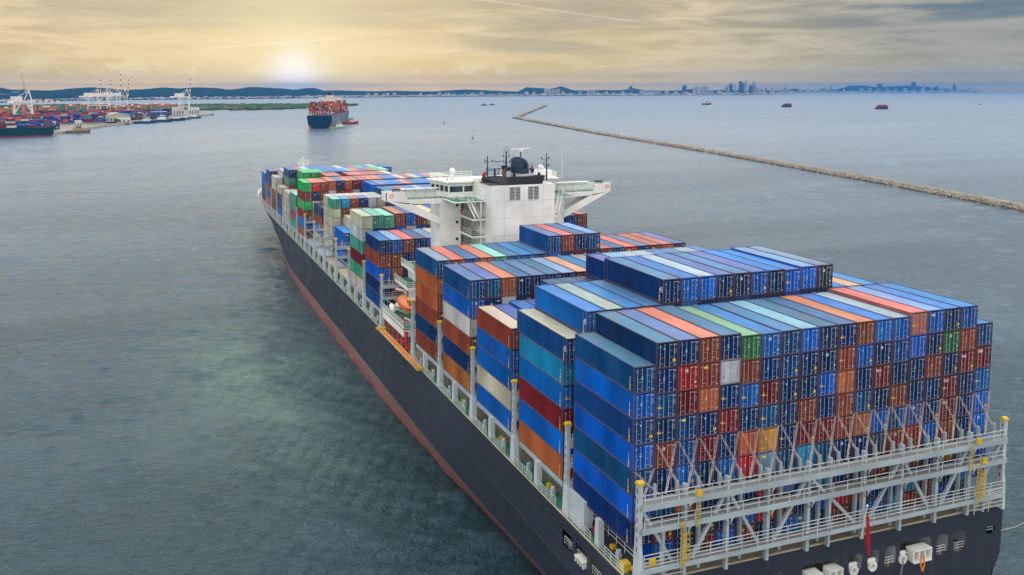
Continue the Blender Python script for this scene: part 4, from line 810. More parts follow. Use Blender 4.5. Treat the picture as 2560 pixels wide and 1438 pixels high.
# every stack: (bay y, column) -> tiers from the top; roof colour of the top box may follow after '^'
STK = {}
FB = [96.25+14.86*i for i in range(14)]
LN = {}
def fill(s, n, seed, pool='NNNBBTTRROMNBTRN'):
    r = random.Random(seed); return s+''.join(r.choice(pool) for _ in range(max(0, n-len(s))))
def stack(y, c, tiers, zt, s='', roof=None, lens='', z0=0.0, pool='NNNBBTTRROMNBTRN'):
    STK[y, c] = (fill(s, tiers, int(y*7)+c*13, pool)[:tiers], zt, roof, lens, z0)
A_ = ['NNRNGBTBNNRBBPBNB', 'NCRWRNTNNRBNTBNGR', 'TMONBMNNBONMNNRNM', 'NTNMNTNRNRTNRNNMN', 'RTMNOYNMMROBTVNMN', 'NBNBCSTQTNNDRRBRN', 'TONNNCSNQNNRMRNOT', 'MNDNBCRNBCRNTQMNB', 'BNMBRNBQNRNBQRMBN']
A_top = [20.33]*4+[20.03, 20.0]+[20.05]*7+[20.42]*4
A_roof = ['T', 'V', 'O', 'T', 'G', 'B', 'T', 'S', 'T', 'T', 'O', 'B', 'W', 'O', 'S', 'B', 'B']
stack(0, 0, 7, 18.15, 'TBTBTBN', 'T', z0=-.2); stack(0, 18, 7, 18.2, 'TMBBBBB', 'B', z0=-.2)
ROOFC = dict(T=(.045, .17, .33), V=(.10, .18, .40), O=(.62, .19, .11), G=(.20, .33, .20), B=(.02, .20, .54), S=(.22, .39, .60), W=(.38, .43, .50), E=(.58, .52, .41), P=(.70, .32, .20), R=(.48, .14, .10), N=(.06, .18, .38), K=(.30, .62, .50), L=(.08, .48, .15), C=(.74, .20, .16), X=(.33, .37, .40), M=(.45, .15, .13), Q=(.06, .35, .6), D=(.2, .25, .38), Y=(.6, .4, .15))  # paler than the walls: sun fading plus reflected sky put into the colour
for k in range(17): stack(0, k+1, 9, A_top[k], ''.join(r[k] for r in A_), A_roof[k], z0=-2.8)
B_ = AFT[1]
stack(B_, 0, 6, 17.0, 'TQBMBO', 'E', '5')
for c, r, ch in ((1, 'B', 'B'), (2, 'X', 'N'), (3, 'B', 'B'), (4, 'T', 'T')): stack(B_, c, 7, 19.93, ch, r, '5')
for i, (r, ch) in enumerate(zip('NBWVNVBBSD', 'NBBNNBNBBD')): stack(B_, 5+i, 8, 22.75 if i == 7 else (22.95 if i > 7 else 22.85), ch+'NBNNTNN'[i % 6:i % 6+1], r, '5')
for c, r in ((15, 'B'), (16, 'P'), (17, 'B')): stack(B_, c, 7, 19.9, 'BOB'[c-15], r, '5')
stack(B_, 18, 6, 17.0)
Cc = AFT[2]
stack(Cc, 0, 5, 13.95, 'RBBEB', 'E'); stack(Cc, 1, 5, 13.95, 'B', 'V'); stack(Cc, 2, 5, 14.3, 'B', 'B'); stack(Cc, 3, 5, 14.3, 'B', 'V')
for c in (4, 5, 6): stack(Cc, c, 6, 17.1)
for c, r in zip(range(7, 14), 'VSXXNNX'): stack(Cc, c, 7, 20.35, 'N', r)
for c in range(14, 19): stack(Cc, c, 6, 17.1)
Dd = AFT[3]
stack(Dd, 0, 6, 17.15, 'TBWRNO', 'V')
for c, r, s in zip(range(1, 19), 'VOTNTSPBXNNNNNNNNN', ['TN', 'OW', 'NN', 'NR', 'TX', 'NB', 'RN', 'BN', 'NN']+['']*9): stack(Dd, c, 6, 17.15, s, r)
Ee = AFT[4]
stack(Ee, 0, 6, 17.2, 'TOORNR', 'D')
for c, r, s in zip(range(1, 8), 'CTOKTBT', 'RTOKBBT'): stack(Ee, c, 6, 17.2, s, r)
for c, r, s in zip(range(8, 12), 'VCNS', ['TB', 'RN', 'NM', 'TN']): stack(Ee, c, 7, 20.13, s, r)
for c, r, s in zip(range(12, 19), 'RTCVOMV', 'RTCNROD'): stack(Ee, c, 6, 17.3, s, r)
stack(FB[0], 0, 5, 14.3, 'NRBNT', 'B'); 
for c, r, s in zip(range(1, 7), 'SCVSEN', ['BR', 'RN', 'NR', 'BR', 'DB', 'NB']): stack(FB[0], c, 5, 14.3, s, r)
for c in range(7, 17): stack(FB[0], c, 5, 14.3)
stack(FB[0], 17, 6, 17.3, 'T', 'N'); stack(FB[0], 18, 6, 17.5, 'R', 'C')
stack(FB[1], 0, 6, 17.2, 'EWKMKE', 'E'); stack(FB[1], 1, 6, 17.25, 'KN', 'K'); stack(FB[1], 2, 6, 17.1, 'KN', 'K')
for c, r, s in zip(range(3, 9), 'OVREBQ', ['RB', 'BE', 'RB', 'ER', 'BN', 'TN']): stack(FB[1], c, 6, 17.45, s, r)
for c in range(9, 19): stack(FB[1], c, 6, 17.2)
for c, r in zip(range(7, 12), 'TBNBE'): stack(FB[2], c, 7, 19.6, 'T', r)
for c in range(12, 19): stack(FB[2], c, 6, 17.2)
stack(FB[3], 1, 3, 8.55, 'BBB', 'Q', z0=0); stack(FB[3], 2, 4, 11.4, 'ENNB', 'E')
for c in range(3, 7): stack(FB[3], c, 4, 11.4, '', None)
for c, r in zip(range(7, 12), 'NNOON'): stack(FB[3], c, 6, 17.6 if r == 'O' else 16.6, 'R' if r == 'O' else 'N', r)
for c in range(12, 19): stack(FB[3], c, 6, 17.0)
for c, s in zip(range(1, 7), ['KEEEE', 'QREEE', 'RERNE', 'NENEE', 'WEEEE', 'EENEE']): stack(FB[4], c, 6, 15.4, s+'E', {'K': 'K', 'Q': 'Q', 'R': 'R', 'N': 'V', 'W': 'W', 'E': 'E'}[s[0]], '2')
for c, r in zip(range(7, 13), 'TNRBXN'): stack(FB[4], c, 6, 17.0, {'R': 'R'}.get(r, 'T'), r)
for c in range(13, 19): stack(FB[4], c, 6, 17.0)
for c in range(1, 7): stack(FB[5], c, 4, 11.0, 'NRBE')
for c, r in zip(range(7, 19), 'BDBBCTBNBTNB'): stack(FB[5], c, 6, 17.2, 'B' if r != 'C' else 'R', r)
stack(FB[6], 0, 6, 16.9, 'LRLRBR', 'L')
for c, r, s in zip(range(1, 7), 'CROVOR', ['CNEEEE', 'RREEEE', 'OWREEE', 'NMREEE', 'OCRRRR', 'MWRRRR']): stack(FB[6], c, 6, 16.9 if c < 3 else 17.15, s, r)
for c, r in zip(range(7, 19), 'ROOVBEREBCKE'): stack(FB[6], c, 6, 17.25, {'V': 'N', 'K': 'K'}.get(r, r), r)
stack(FB[7], 0, 4, 11.3, 'KKRK', 'K')
for c in (1, 2, 3): stack(FB[7], c, 4, 10.8, 'ERNB')
for c in (4, 5): stack(FB[7], c, 6, 17.15, 'R', 'R')
stack(FB[7], 6, 5, 14.2, 'B')
for c, r in zip(range(7, 12), 'RCRRM'): stack(FB[7], c, 6, 17.15, 'R', r)
stack(FB[7], 12, 6, 17.2, 'EEEE', 'E', '2'); stack(FB[7], 13, 5, 14.3, 'EEE', 'E', '2')
for c in (14, 15, 16, 17, 18): stack(FB[7], c, 4, 11.4)
stack(FB[8], 0, 4, 10.2, 'EWEE', 'E', '2'); stack(FB[8], 1, 4, 10.2, 'EEEE', 'E', '2')
for c in (2, 3, 4): stack(FB[8], c, 6, 17.0, 'LR', 'L')
for c, r in zip(range(5, 13), 'NVBSCVML'): stack(FB[8], c, 6, 17.1, {'C': 'R', 'M': 'R', 'L': 'L'}.get(r, 'B'), r)
stack(FB[8], 13, 6, 17.1, 'KT', 'K')
for c in (14, 15, 16): stack(FB[8], c, 4, 11.4)
stack(FB[9], 0, 4, 10.3, 'ENNB', 'E')
for c, r, s in zip(range(1, 16), 'BRKBBVVENMLBETT', ['NK', 'RM', 'K', 'B', 'B', 'B', 'B', 'E', 'N', 'R', 'L', 'B', 'E', 'B', 'B']): stack(FB[9], c, 6, 16.7, s, r)
stack(FB[10], 0, 5, 12.5, 'WERRM', 'W', '2'); stack(FB[10], 1, 6, 14.9, 'WRN', 'W'); stack(FB[10], 2, 6, 15.3, 'NKB', 'B')
for c, r in zip(range(3, 16), 'CKBNVBENRLBEB'): stack(FB[10], c, 6, 15.3, '', r)
for c, r in zip(range(0, 17), 'NRTBRKNBVEBRLBNBR'): stack(FB[11], c, 5, 13.6, {0: 'NTRTO', 1: 'RWMNB'}.get(c, ''), r)
for c, r in zip(range(0, 17), 'BTRNBKVEBRNBBNRBN'): stack(FB[12], c, 4, 11.3, 'BBTN' if c == 0 else '', r)
for c in range(2, 17): stack(FB[13], c, 4, 11.0)
L40, L45, L20, WC = 12.192, 13.716, 6.02, 2.438
BOX = []       # every container: dict
for (y, c), (s, zt, roof, ln, z0) in STK.items():
    n = len(s); h = (zt-z0)/n
    for t in range(n):            # t = 0 is the top
        z = zt-(t+1)*h; L = L40
        x = c*2.51+WC/2
        if ln == '5' and t < (1 if c == 0 else 2): L = L45
        if ln == '2' and t < 5:
            BOX.append(dict(y=y, c=c, t=t, n=n, x=x, yc=y+L20/2, z=z, h=h, L=L20, k=s[t], rf=roof if t == 0 else None, part=0))
            k2 = 'E' if (y, c) != (FB[10], 0) or t < 2 else s[t]
            BOX.append(dict(y=y, c=c, t=t, n=n, x=x, yc=y+L40-L20/2, z=z, h=h, L=L20, k=k2, rf='E' if t == 0 else None, part=1))
        else: BOX.append(dict(y=y, c=c, t=t, n=n, x=x, yc=y+L40/2, z=z, h=h, L=L, k=s[t], rf=roof if t == 0 else None, part=0))
# how much of each one can be seen from the quay side of the stern (rays against the boxes)
def seen_counts():
    W_, H_ = 512, 288
    u, v = np.meshgrid((np.arange(W_)+.5)*5, (np.arange(H_)+.5)*1438/288); u = u.ravel(); v = v.ravel()
    m = (v > 400) & (u > 640); u = u[m]; v = v[m]
    D = np.array(fv)[None]+np.array(Rv)[None]*((u-1110.8)/FPX)[:, None]-np.array(Uv)[None]*((v-419.5)/FPX)[:, None]
    lo = np.array([(b['x']-WC/2, b['yc']-b['L']/2, b['z']) for b in BOX]); hi = np.array([(b['x']+WC/2, b['yc']+b['L']/2, b['z']+b['h']) for b in BOX])
    best = np.full(len(u), 1e9); who = np.full(len(u), -1); C0 = np.array(CAM); inv = 1/D
    for i in range(len(BOX)):
        a = (lo[i]-C0)*inv; b = (hi[i]-C0)*inv
        tn = np.minimum(a, b).max(1); tf = np.maximum(a, b).min(1)
        k = (tn < tf) & (tn > 0) & (tn < best); best[k] = tn[k]; who[k] = i
    return np.bincount(who[who >= 0], minlength=len(BOX))
CNT = seen_counts()
order = np.argsort(-CNT); MAIN = set(int(i) for i in order[:300] if CNT[i] > 0)
def corr(mb, p0, p1, up, out, pitch, depth, n, col=None):
    """trapezoid corrugation between p0 and p1 (bottom edge), rising by up, depth towards -out"""
    p0 = Vector(p0); p1 = Vector(p1); up = Vector(up); out = Vector(out); L = (p1-p0).length; d_ = (p1-p0)/L
    vs = []; 
    for i in range(n):
        for f_, dd in ((0, 0), (.28, 0), (.5, 1), (.78, 1)):
            q = p0+d_*(L*(i+f_)/n)-out*(depth*dd); vs += [q, q+up]
    vs += [p1, p1+up]; k = len(vs)//2
    mb.add(vs, [(2*i, 2*i+2, 2*i+3, 2*i+1) for i in range(k-1)], col)
def container_meshes(L):
    H = 1.0; hw = WC/2; hl = L/2; f = .11
    posts = [hl] if L != L45 else [hl, L40/2]
    fr = MB()
    for sx in (-1, 1):
        for q in posts:
            for sy in (-1, 1): fr.box(*sorted((sx*hw, sx*(hw-.13))), *sorted((sy*q, sy*(q-.16))), 0, H)
        fr.box(*sorted((sx*hw, sx*(hw-.08))), -hl, hl, 0, .055); fr.box(*sorted((sx*hw, sx*(hw-.08))), -hl, hl, H-.035, H)
    for sy in (-1, 1):
        fr.box(-hw, hw, *sorted((sy*hl, sy*(hl-.09))), 0, .06); fr.box(-hw, hw, *sorted((sy*hl, sy*(hl-.09))), H-.045, H)
    ca = MB()
    for sx in (-1, 1):
        for q in posts:
            for sy in (-1, 1):
                for z in (0, 1):
                    a = sorted((sx*(hw+.004), sx*(hw-.17))); b = sorted((sy*(q+.004), sy*(q-.19)))
                    fr.box(*a, *b, -.002 if z == 0 else H-.045, .045 if z == 0 else H+.002)
    bd = MB(); n = max(8, round(L/.34))
    corr(bd, (-hw+.012, hl-.1, .05), (-hw+.012, -hl+.1, .05), (0, 0, .92), (-1, 0, 0), .34, .036, n)
    corr(bd, (hw-.012, -hl+.1, .05), (hw-.012, hl-.1, .05), (0, 0, .92), (1, 0, 0), .34, .036, n)
    corr(bd, (hw-.1, hl-.02, .05), (-hw+.1, hl-.02, .05), (0, 0, .92), (0, 1, 0), .34, .036, 7)
    bd.quad((-hw+.05, -hl+.1, .05), (-hw+.05, hl-.1, .05), (hw-.05, hl-.1, .05), (hw-.05, -hl+.1, .05))
    rf = MB(); nr = max(8, round(L/.55)); 
    vs = []
    for i in range(nr):
        for f_, dz in ((0, 0), (.3, 0), (.42, -.008), (.88, -.008)):
            q = -hl+.06+(2*hl-.12)*(i+f_)/nr; vs += [(-hw+.06, q, H-.012+dz), (hw-.06, q, H-.012+dz)]
    vs += [(-hw+.06, hl-.06, H-.012), (hw-.06, hl-.06, H-.012)]; k = len(vs)//2
    rf.add(vs, [(2*i, 2*i+1, 2*i+3, 2*i+2) for i in range(k-1)])
    for sy in (-1, 1): rf.box(-.5 if sy > 0 else -.5, .5, *sorted((sy*(hl-.1), sy*(hl-.35))), H-.02, H-.004)
    return dict(frame=fr.mesh('frame', FRAMEP), body=bd.mesh('body', PAINT), roof=rf.mesh('roof', ROOFP))
def door_mesh():
    d_ = MB(); w_ = 1.06
    d_.box(-w_/2, w_/2, -.03, .02, 0, .885)
    for k in range(5):
        z = .055+k*.165; d_.box(-w_/2+.06, w_/2-.06, -.052, -.03, z, z+.10)
    return d_.mesh('door', PAINT)
def bar_mesh():
    b = MB(); b.tube((0, -.075, .01), (0, -.075, .875), .026, n=6)
    for z in (.02, .86): b.box(-.05, .05, -.085, -.03, z-.012, z+.012)
    return b.mesh('locking_bar', STEELBAR)
def handle_mesh():
    b = MB(); b.box(-.02, .26, -.10, -.08, .36, .368); b.box(.22, .26, -.09, -.03, .35, .38); return b.mesh('door_handle', STEELBAR)
CM = {L: container_meshes(L) for L in (L40, L45, L20)}; DM = door_mesh(); BM = bar_mesh(); HM = handle_mesh()
WT = (.80, .82, .82); YL = (.85, .55, .01)
def glyphs(mb, x0, z0, w_, h_, n, r, col=WT, y=-.056):
    x = x0; cw = w_/n
    for i in range(n):
        if r.random() < .12 and 0 < i < n-1: continue
        a = x0+i*cw
        mb.box(a, a+cw*.62, y-.002, y, z0, z0+h_, col) if r.random() < .6 else (mb.box(a, a+cw*.24, y-.002, y, z0, z0+h_, col), mb.box(a+cw*.24, a+cw*.62, y-.002, y, z0+h_*.4, z0+h_*.62, col))
def print_mesh(seed, kind):
    r = random.Random(seed); m = MB(); y = -.056
    # right-hand door: number line, then rows of small figures
    glyphs(m, .20, .835, .42, .024, 6, r); glyphs(m, .66, .835, .40, .024, 6, r); glyphs(m, .80, .79, .24, .024, 4, r)
    for k in range(6): glyphs(m, .70, .66-k*.036, .34, .014, 7, r, (.62, .66, .68))
    glyphs(m, .26, .60, .30, .014, 6, r, (.62, .66, .68))
    # left-hand door
    if r.random() < .8: glyphs(m, -1.02, .76, .40, .018, 5, r)
    x = -.80; z = .47
    if r.random() < .8: m.add([(x-.11, y-.003, z), (x+.11, y-.003, z), (x, y-.003, z+.075)], [(0, 1, 2), (2, 1, 0)], (.85, .42, .01))
    if kind in (0, 3): m.box(-.42, -.24, y-.003, y, .46, .52, WT); m.box(-.46, -.18, y-.003, y, .56, .575, WT)
    if kind == 0: m.box(-.52, -.20, y-.003, y, .37, .40, (.02, .42, .16))
    if kind == 1: m.box(.62, .96, y-.003, y, .16, .28, YL); m.box(-.45, -.28, y-.003, y, .66, .73, WT)
    if kind == 2: m.box(-.38, -.06, y-.003, y, .66, .78, WT); m.box(-.30, -.14, y-.005, y-.002, .69, .75, (.4, .2, .16)); m.box(.72, .92, y-.003, y, .20, .28, WT)
    if kind == 4: m.box(-.62, -.20, y-.003, y, .70, .80, (.85, .78, .02))
    if kind == 5: m.box(-1.0, -.62, y-.003, y, .36, .43, YL); m.add([(-.5, y-.003, .36), (-.25, y-.003, .36), (-.375, y-.003, .43)], [(0, 1, 2), (2, 1, 0)], YL)
    m.box(-.90, -.74, y-.003, y, .22, .32, (.10, .09, .08))
    m.box(.85, 1.0, y-.003, y, .05, .075, WT); m.box(-.85, -.45, y-.003, y, .12, .128, WT); m.box(.2, .6, y-.003, y, .12, .128, WT)
    return m.mesh('door_marking', PRINT)
PM = [print_mesh(31+i, (0, 1, 3, 2, 4, 5, 0, 3, 1, 6)[i]) for i in range(10)]
def text_mesh(s, size, m):
    cu = bpy.data.curves.new('letters', 'FONT'); cu.body = s; cu.size = size; cu.extrude = .003; cu.align_x = 'CENTER'
    o = bpy.data.objects.new('letters', cu); COL.objects.link(o); dg = bpy.context.evaluated_depsgraph_get()
    me = bpy.data.meshes.new_from_object(o.evaluated_get(dg)); me.name = 'lettering'; bpy.data.objects.remove(o); me.materials.clear(); me.materials.append(m); return me
WHITEPRINT = mat('white_lettering', (.8, .8, .8), .5, dirt=.1)
T45 = text_mesh('45', 1.0, WHITEPRINT); TEX = text_mesh('tex', .62, WHITEPRINT)
sm = MB(); 
for k in range(7): sm.box(-.004, 0, -.05, .05, .55-k*.055, .58-k*.055, WT)
for z, c in ((.14, (.85, .50, .01)), (.24, (.85, .50, .01)), (.06, (.85, .50, .01))): sm.box(-.004, 0, -.14, .10, z, z+.05, c)
SIDEM = sm.mesh('side_marking', PRINT)
ORD = ['', 'first', 'second', 'third', 'fourth', 'fifth', 'sixth', 'seventh', 'eighth', 'ninth', 'tenth', 'eleventh', 'twelfth', 'thirteenth', 'fourteenth', 'fifteenth', 'sixteenth', 'seventeenth', 'eighteenth', 'nineteenth']
def bay_words(y):
    if y in AFT: return ('sternmost bay', 'second bay from stern', 'third bay from stern', 'fourth bay from stern', 'bay just behind funnel')[AFT.index(y)]
    return ['bay just forward of bridge', 'second bay forward of bridge'][FB.index(y)] if FB.index(y) < 2 else ORD[FB.index(y)+1]+' bay forward of bridge'
def tier_words(t): return 'topmost' if t == 0 else ('%s down' % ORD[t+1])
def one_container(b, i):
    r = random.Random(i*17+3)
    e = empty('shipping_container', (b['x'], b['yc'], b['z']), rz=0); e.scale = (1, 1, 1)
    colw = 'port edge stack' if b['c'] == 0 else ('starboard edge stack' if b['c'] == 18 else 'stack %s' % ORD[b['c']+1])
    lab = '%s container, %s, %s from port, %s' % (CNAME[b['k']], tier_words(b['t']), ORD[b['c']+1]+' stack', bay_words(b['y']))
    if b['c'] == 0: lab = '%s container, %s in port edge stack, %s' % (CNAME[b['k']], tier_words(b['t']), bay_words(b['y']))
    if b['L'] == L20: lab = ('short ' + lab) if not b['part'] else ('short forward ' + lab)
    assert lab not in LABELS, lab
    LABELS.add(lab); tag(e, lab, 'container', 'shipping containers stacked on the big ship')
    g = lambda c: tuple(max(.001, q*(1+r.uniform(-.16, .16))) for q in c)
    col = g(PAL[b['k']]); h = b['h']; hl = b['L']/2; S = (1, 1, h); cm = CM[b['L']]
    inst('body', cm['body'], e, scale=S, color=col); inst('frame', cm['frame'], e, scale=S, color=col)
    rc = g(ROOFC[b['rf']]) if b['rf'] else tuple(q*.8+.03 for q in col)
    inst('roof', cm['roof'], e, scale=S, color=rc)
    pal_door = b['k'] in 'WE' and r.random() < .9
    for s in (-1, 1):
        dr = inst('door', DM, e, (s*.545, -hl+.06, .085*1.0), scale=S, color=col)
        if not pal_door:
            for q in (-.30, .22): inst('locking_bar', BM, dr, (q, 0, 0))
            inst('door_handle', HM, dr, (-.28, 0, 0))
        else:
            for q in (.30*s,): inst('locking_bar', BM, dr, (q, 0, 0))
    if CNT[i] > 14:
        mk = inst('door_marking', PM[r.randrange(len(PM))], e, (0, -hl+.06, .085), scale=S)
        if b['c'] == 0 or b['L'] == L45: inst('side_marking', SIDEM, e, (-WC/2-.002, -hl+.75, 0), scale=S)
        if b['k'] in 'M' and b['y'] == 0 and b['c'] > 9:
            inst('lettering', TEX, e, (-.55, -hl-.03, h*.70)).rotation_euler = (PI/2, 0, 0)
        if b['L'] == L45 and b['t'] == 0 and b['c'] in (0, 1, 5):
            o = inst('lettering', T45, e, (-WC/2-.005, -hl+.40, h*.45)); o.rotation_euler = (PI/2, 0, -PI/2); o.scale = (.62, .95, 1)
for i in sorted(MAIN): one_container(BOX[i], i)
# the rest, further forward or mostly hidden
def far_template():
    m = MB(); m.box(-.5, .5, -.5, .5, 0, 1)
    for z in (.0, .955):
        m.box(-.502, .502, -.502, .502, z, z+.045, (.35, .2, .12))
    for sx in (-1, 1):
        for sy in (-1, 1): m.box(*sorted((sx*.503, sx*.44)), *sorted((sy*.503, sy*.488)), 0, 1, (.35, .2, .12))
    for q in (-.36, -.14, .12, .34): m.box(q-.010, q+.010, -.506, -.5, .08, .94, (2.5, 2.5, 2.5))
    m.box(.2, .42, -.505, -.5, .78, .82, (9, 9, 9)); m.box(-.2, -.06, -.505, -.5, .60, .70, (9, 9, 9))
    m.box(-.49, .49, -.49, .49, .95, 1.003, (-1, -1, -1))
    return np.array(m.v), m.f, np.array(m.c)
def stuff_boxes(name, boxes, label, m, seed=3):
    V, Fc, Cc_ = far_template(); r = random.Random(seed); nv = len(V)
    vs = []; fs = []; cs = []
    for k, (x, y, z, sx, sy, sz, col, rf, rot) in enumerate(boxes):
        q = V*np.array([sx, sy, sz]); 
        if rot: q = q@np.array([[math.cos(rot), math.sin(rot), 0], [-math.sin(rot), math.cos(rot), 0], [0, 0, 1]])
        vs.append(q+np.array([x, y, z])); j = r.uniform(.85, 1.15); cc = np.array(col)*j
        tinted = np.clip(cc[None]*np.abs(Cc_), 0, .75)
        rust = (Cc_[:, 0] == .35); tinted[rust] = cc*.35+np.array([.035, .018, .01]); bars = Cc_[:, 0] > 2; tinted[bars] = np.clip(cc*.6+(.10 if True else 0), 0, .8); mk = Cc_[:, 0] > 5; tinted[mk] = (.6, .6, .6)
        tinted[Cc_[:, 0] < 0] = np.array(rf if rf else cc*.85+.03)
        cs.append(tinted); fs += [tuple(i+nv*k for i in f) for f in Fc]
    me = bpy.data.meshes.new(name); me.from_pydata(np.concatenate(vs).tolist(), [], fs); me.materials.append(m)
    at = me.attributes.new('Col', 'FLOAT_COLOR', 'POINT'); ca = np.ones((nv*len(boxes), 4), np.float32); ca[:, :3] = np.concatenate(cs); at.data.foreach_set('color', ca.ravel())
    o = bpy.data.objects.new(name, me); COL.objects.link(o); tag(o, label, 'containers', kind='stuff'); return o
rest = []
for i, b in enumerate(BOX):
    if i in MAIN: continue
    if CNT[i] == 0 and not (b['t'] < 2 or b['c'] < 2 or b['c'] > 16 or b['y'] == 0 or b['y'] > 180): continue
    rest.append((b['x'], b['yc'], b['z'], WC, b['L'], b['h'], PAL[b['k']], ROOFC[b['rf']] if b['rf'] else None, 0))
stuff_boxes('distant_containers', rest, 'mass of stacked containers of every colour filling the rest of the big ship', ATTR)
print('containers', len(BOX), 'main', len(MAIN), 'rest', len(rest))
# ================================================================= hills and far shore
def build_hills():
    R_ = TAB_ROWS; mb = MB(); n = len(R_); r = random.Random(4); K = 7
    grid = []
    for i, (x0, y0, x1, y1, zr) in enumerate(R_):
        row = []; zs = seaz(x0, y0)
        for k in range(K+1):
            t = k/K; x = x0+(x1-x0)*t; y = y0+(y1-y0)*t; s = seaz(x, y)
            if k == 0: z = s-.5
            elif k == 1: z = s+4+r.random()*3; x = x0+(x1-x0)*.015; y = y0+(y1-y0)*.015
            else:
                top = zr-s; z = s+8+(top-8)*(t**1.7)*(1 if k == K else r.uniform(.80, 1.0))
            row.append((x, y, z))
        d = Vector((x1-x0, y1-y0)); row.append((x1+d.x*.5, y1+d.y*.5, seaz(x1, y1)-30))
        grid.append(row)
    for row in grid: mb.v += row; mb.c += [(.045, .075, .038)]*len(row)
    m = K+2
    for i in range(n-1):
        for k in range(m-1): mb.f.append((i*m+k, i*m+k+1, (i+1)*m+k+1, (i+1)*m+k))
    mb.f = [tuple(reversed(f)) for f in mb.f]
    mt = mat('forested_hills', (.022, .042, .034), .95, spec=0.0, dirt=.4, dirtc=(.05, .065, .035), dscale=.004, world_space=True)
    o = mb.build('hills', mt, None); o['kind'] = 'structure'
    # towns along the shore
    tb = MB(); 
    for i in range(n-1):
        x0, y0, x1, y1, zr = R_[i]
        D = math.hypot(x0-CAM.x, y0-CAM.y)
        if i > 118 and i % 2 == 0:
            for k in range(r.choice([1, 2, 3])):
                t = r.uniform(.03, .14); x = x0+(x1-x0)*t+r.uniform(-20, 20); y = y0+(y1-y0)*t; zs = seaz(x, y); s = D/9000; w_ = r.uniform(14, 34)*s; h = r.uniform(16, 48)*s; g = r.uniform(.3, .62)
                tb.box(x-w_/2, x+w_/2, y-10, y+10, zs-3, zs+h, (g, g*.97, g*.95))
        cnt = 5 if i > 115 else (7 if (i % 17) in (3, 4, 5, 10, 11) else 2)
        for k in range(cnt):
            t = r.random()**2*.16+.015; f = r.random()
            x = x0+(x1-x0)*t+(R_[i+1][0]-x0)*f; y = y0+(y1-y0)*t+(R_[i+1][1]-y0)*f
            zs = seaz(x, y)+5+(zr-seaz(x, y))*t*.35; s = D/9000
            w_ = r.uniform(14, 46)*s; h = r.uniform(5, 16)*s; c = r.choice([(.62, .58, .52), (.7, .68, .64), (.5, .36, .28), (.55, .55, .56)])
            tb.box(x-w_/2, x+w_/2, y-8, y+8, zs-8, zs+h, c)
            if r.random() < .5: tb.box(x-w_/2-.5, x+w_/2+.5, y-8.5, y+8.5, zs+h, zs+h+1.2, (.3, .16, .12))
    o = tb.build('shore_town', FLAT, None); tag(o, 'low pale houses and sheds scattered along the far shore under the hills', 'town', kind='stuff')
    # wooded headland fringe
build_hills()
def tower(i, x, y, w_, top):
    zb = seaz(x, y)+3; r = random.Random(i*7+1); H = top-zb
    e = empty('tower_building', (x, y, zb)); 
    dark = i in (8, 10, 15, 17, 19, 25, 29, 32, 33, 36, 39)
    c = (.10, .12, .15) if dark else r.choice([(.52, .50, .47), (.42, .42, .43), (.46, .40, .36)])
    m = MB(); d_ = w_*.7
    kind = r.randrange(3)
    if H > 3*w_ or kind == 0:
        m.box(-w_/2, w_/2, -d_/2, d_/2, -6, H*.82, c); m.box(-w_*.36, w_*.36, -d_*.36, d_*.36, H*.82, H*.93, c)
        m.add([(-w_*.3, -d_*.3, H*.93), (w_*.3, -d_*.3, H*.93), (w_*.3, d_*.3, H*.93), (-w_*.3, d_*.3, H*.93), (0, 0, H)], [(0, 1, 4), (1, 2, 4), (2, 3, 4), (3, 0, 4)], c)
    elif kind == 1:
        m.box(-w_/2, w_/2, -d_/2, d_/2, -6, H*.9, c); m.prism([(-w_*.5, H*.9), (w_*.5, H*.9), (w_*.2, H)], 1, -d_/2+.2, d_/2-.2, c)
    else:
        m.box(-w_/2, w_*.12, -d_/2, d_/2, -6, H, c); m.box(w_*.12, w_/2, -d_*.45, d_*.45, -6, H*.86, c); m.box(-w_*.3, -w_*.05, -d_*.2, d_*.2, H, H+2.5, c)
    m.build('tower_walls', FLAT, e)
    g = MB(); n = max(3, int(H/9)); yb = -d_/2
    for k in range(n):
        z = H*.78*(k+.5)/n; g.box(-w_*.46, w_*.1, yb-.4, yb-.05, z-H*.78/n*.22, z+H*.78/n*.22, (.06, .09, .13) if not dark else (.05, .08, .12))
    g.build('window_band', FLAT, e)
    return e, dark
pos_words = ['']
TL = {0: 'narrow pale block', 8: 'lone dark slab tower', 10: 'dark squat tower on the wooded point', 15: 'dark tower beside the slender one'}
for i, (x, y, w_, top) in enumerate(TAB_T):
    e, dark = tower(i, x, y, w_, top)
    az_ = math.degrees(math.atan2(x-CAM.x, y-CAM.y)); H = top-seaz(x, y)
    side = 'left cluster of the far skyline' if i < 10 else ('city centre across the bay' if i < 28 else 'headland at the far right')
    nth = i if i < 10 else (i-10 if i < 28 else i-28)
    label = '%s %s building, %s from left in %s' % ('dark glass' if dark else 'pale concrete', 'tall' if H > 90 else ('mid height' if H > 55 else 'low'), ORD[nth+1], side)
    tag(e, label, 'tower', 'towers of the skyline')
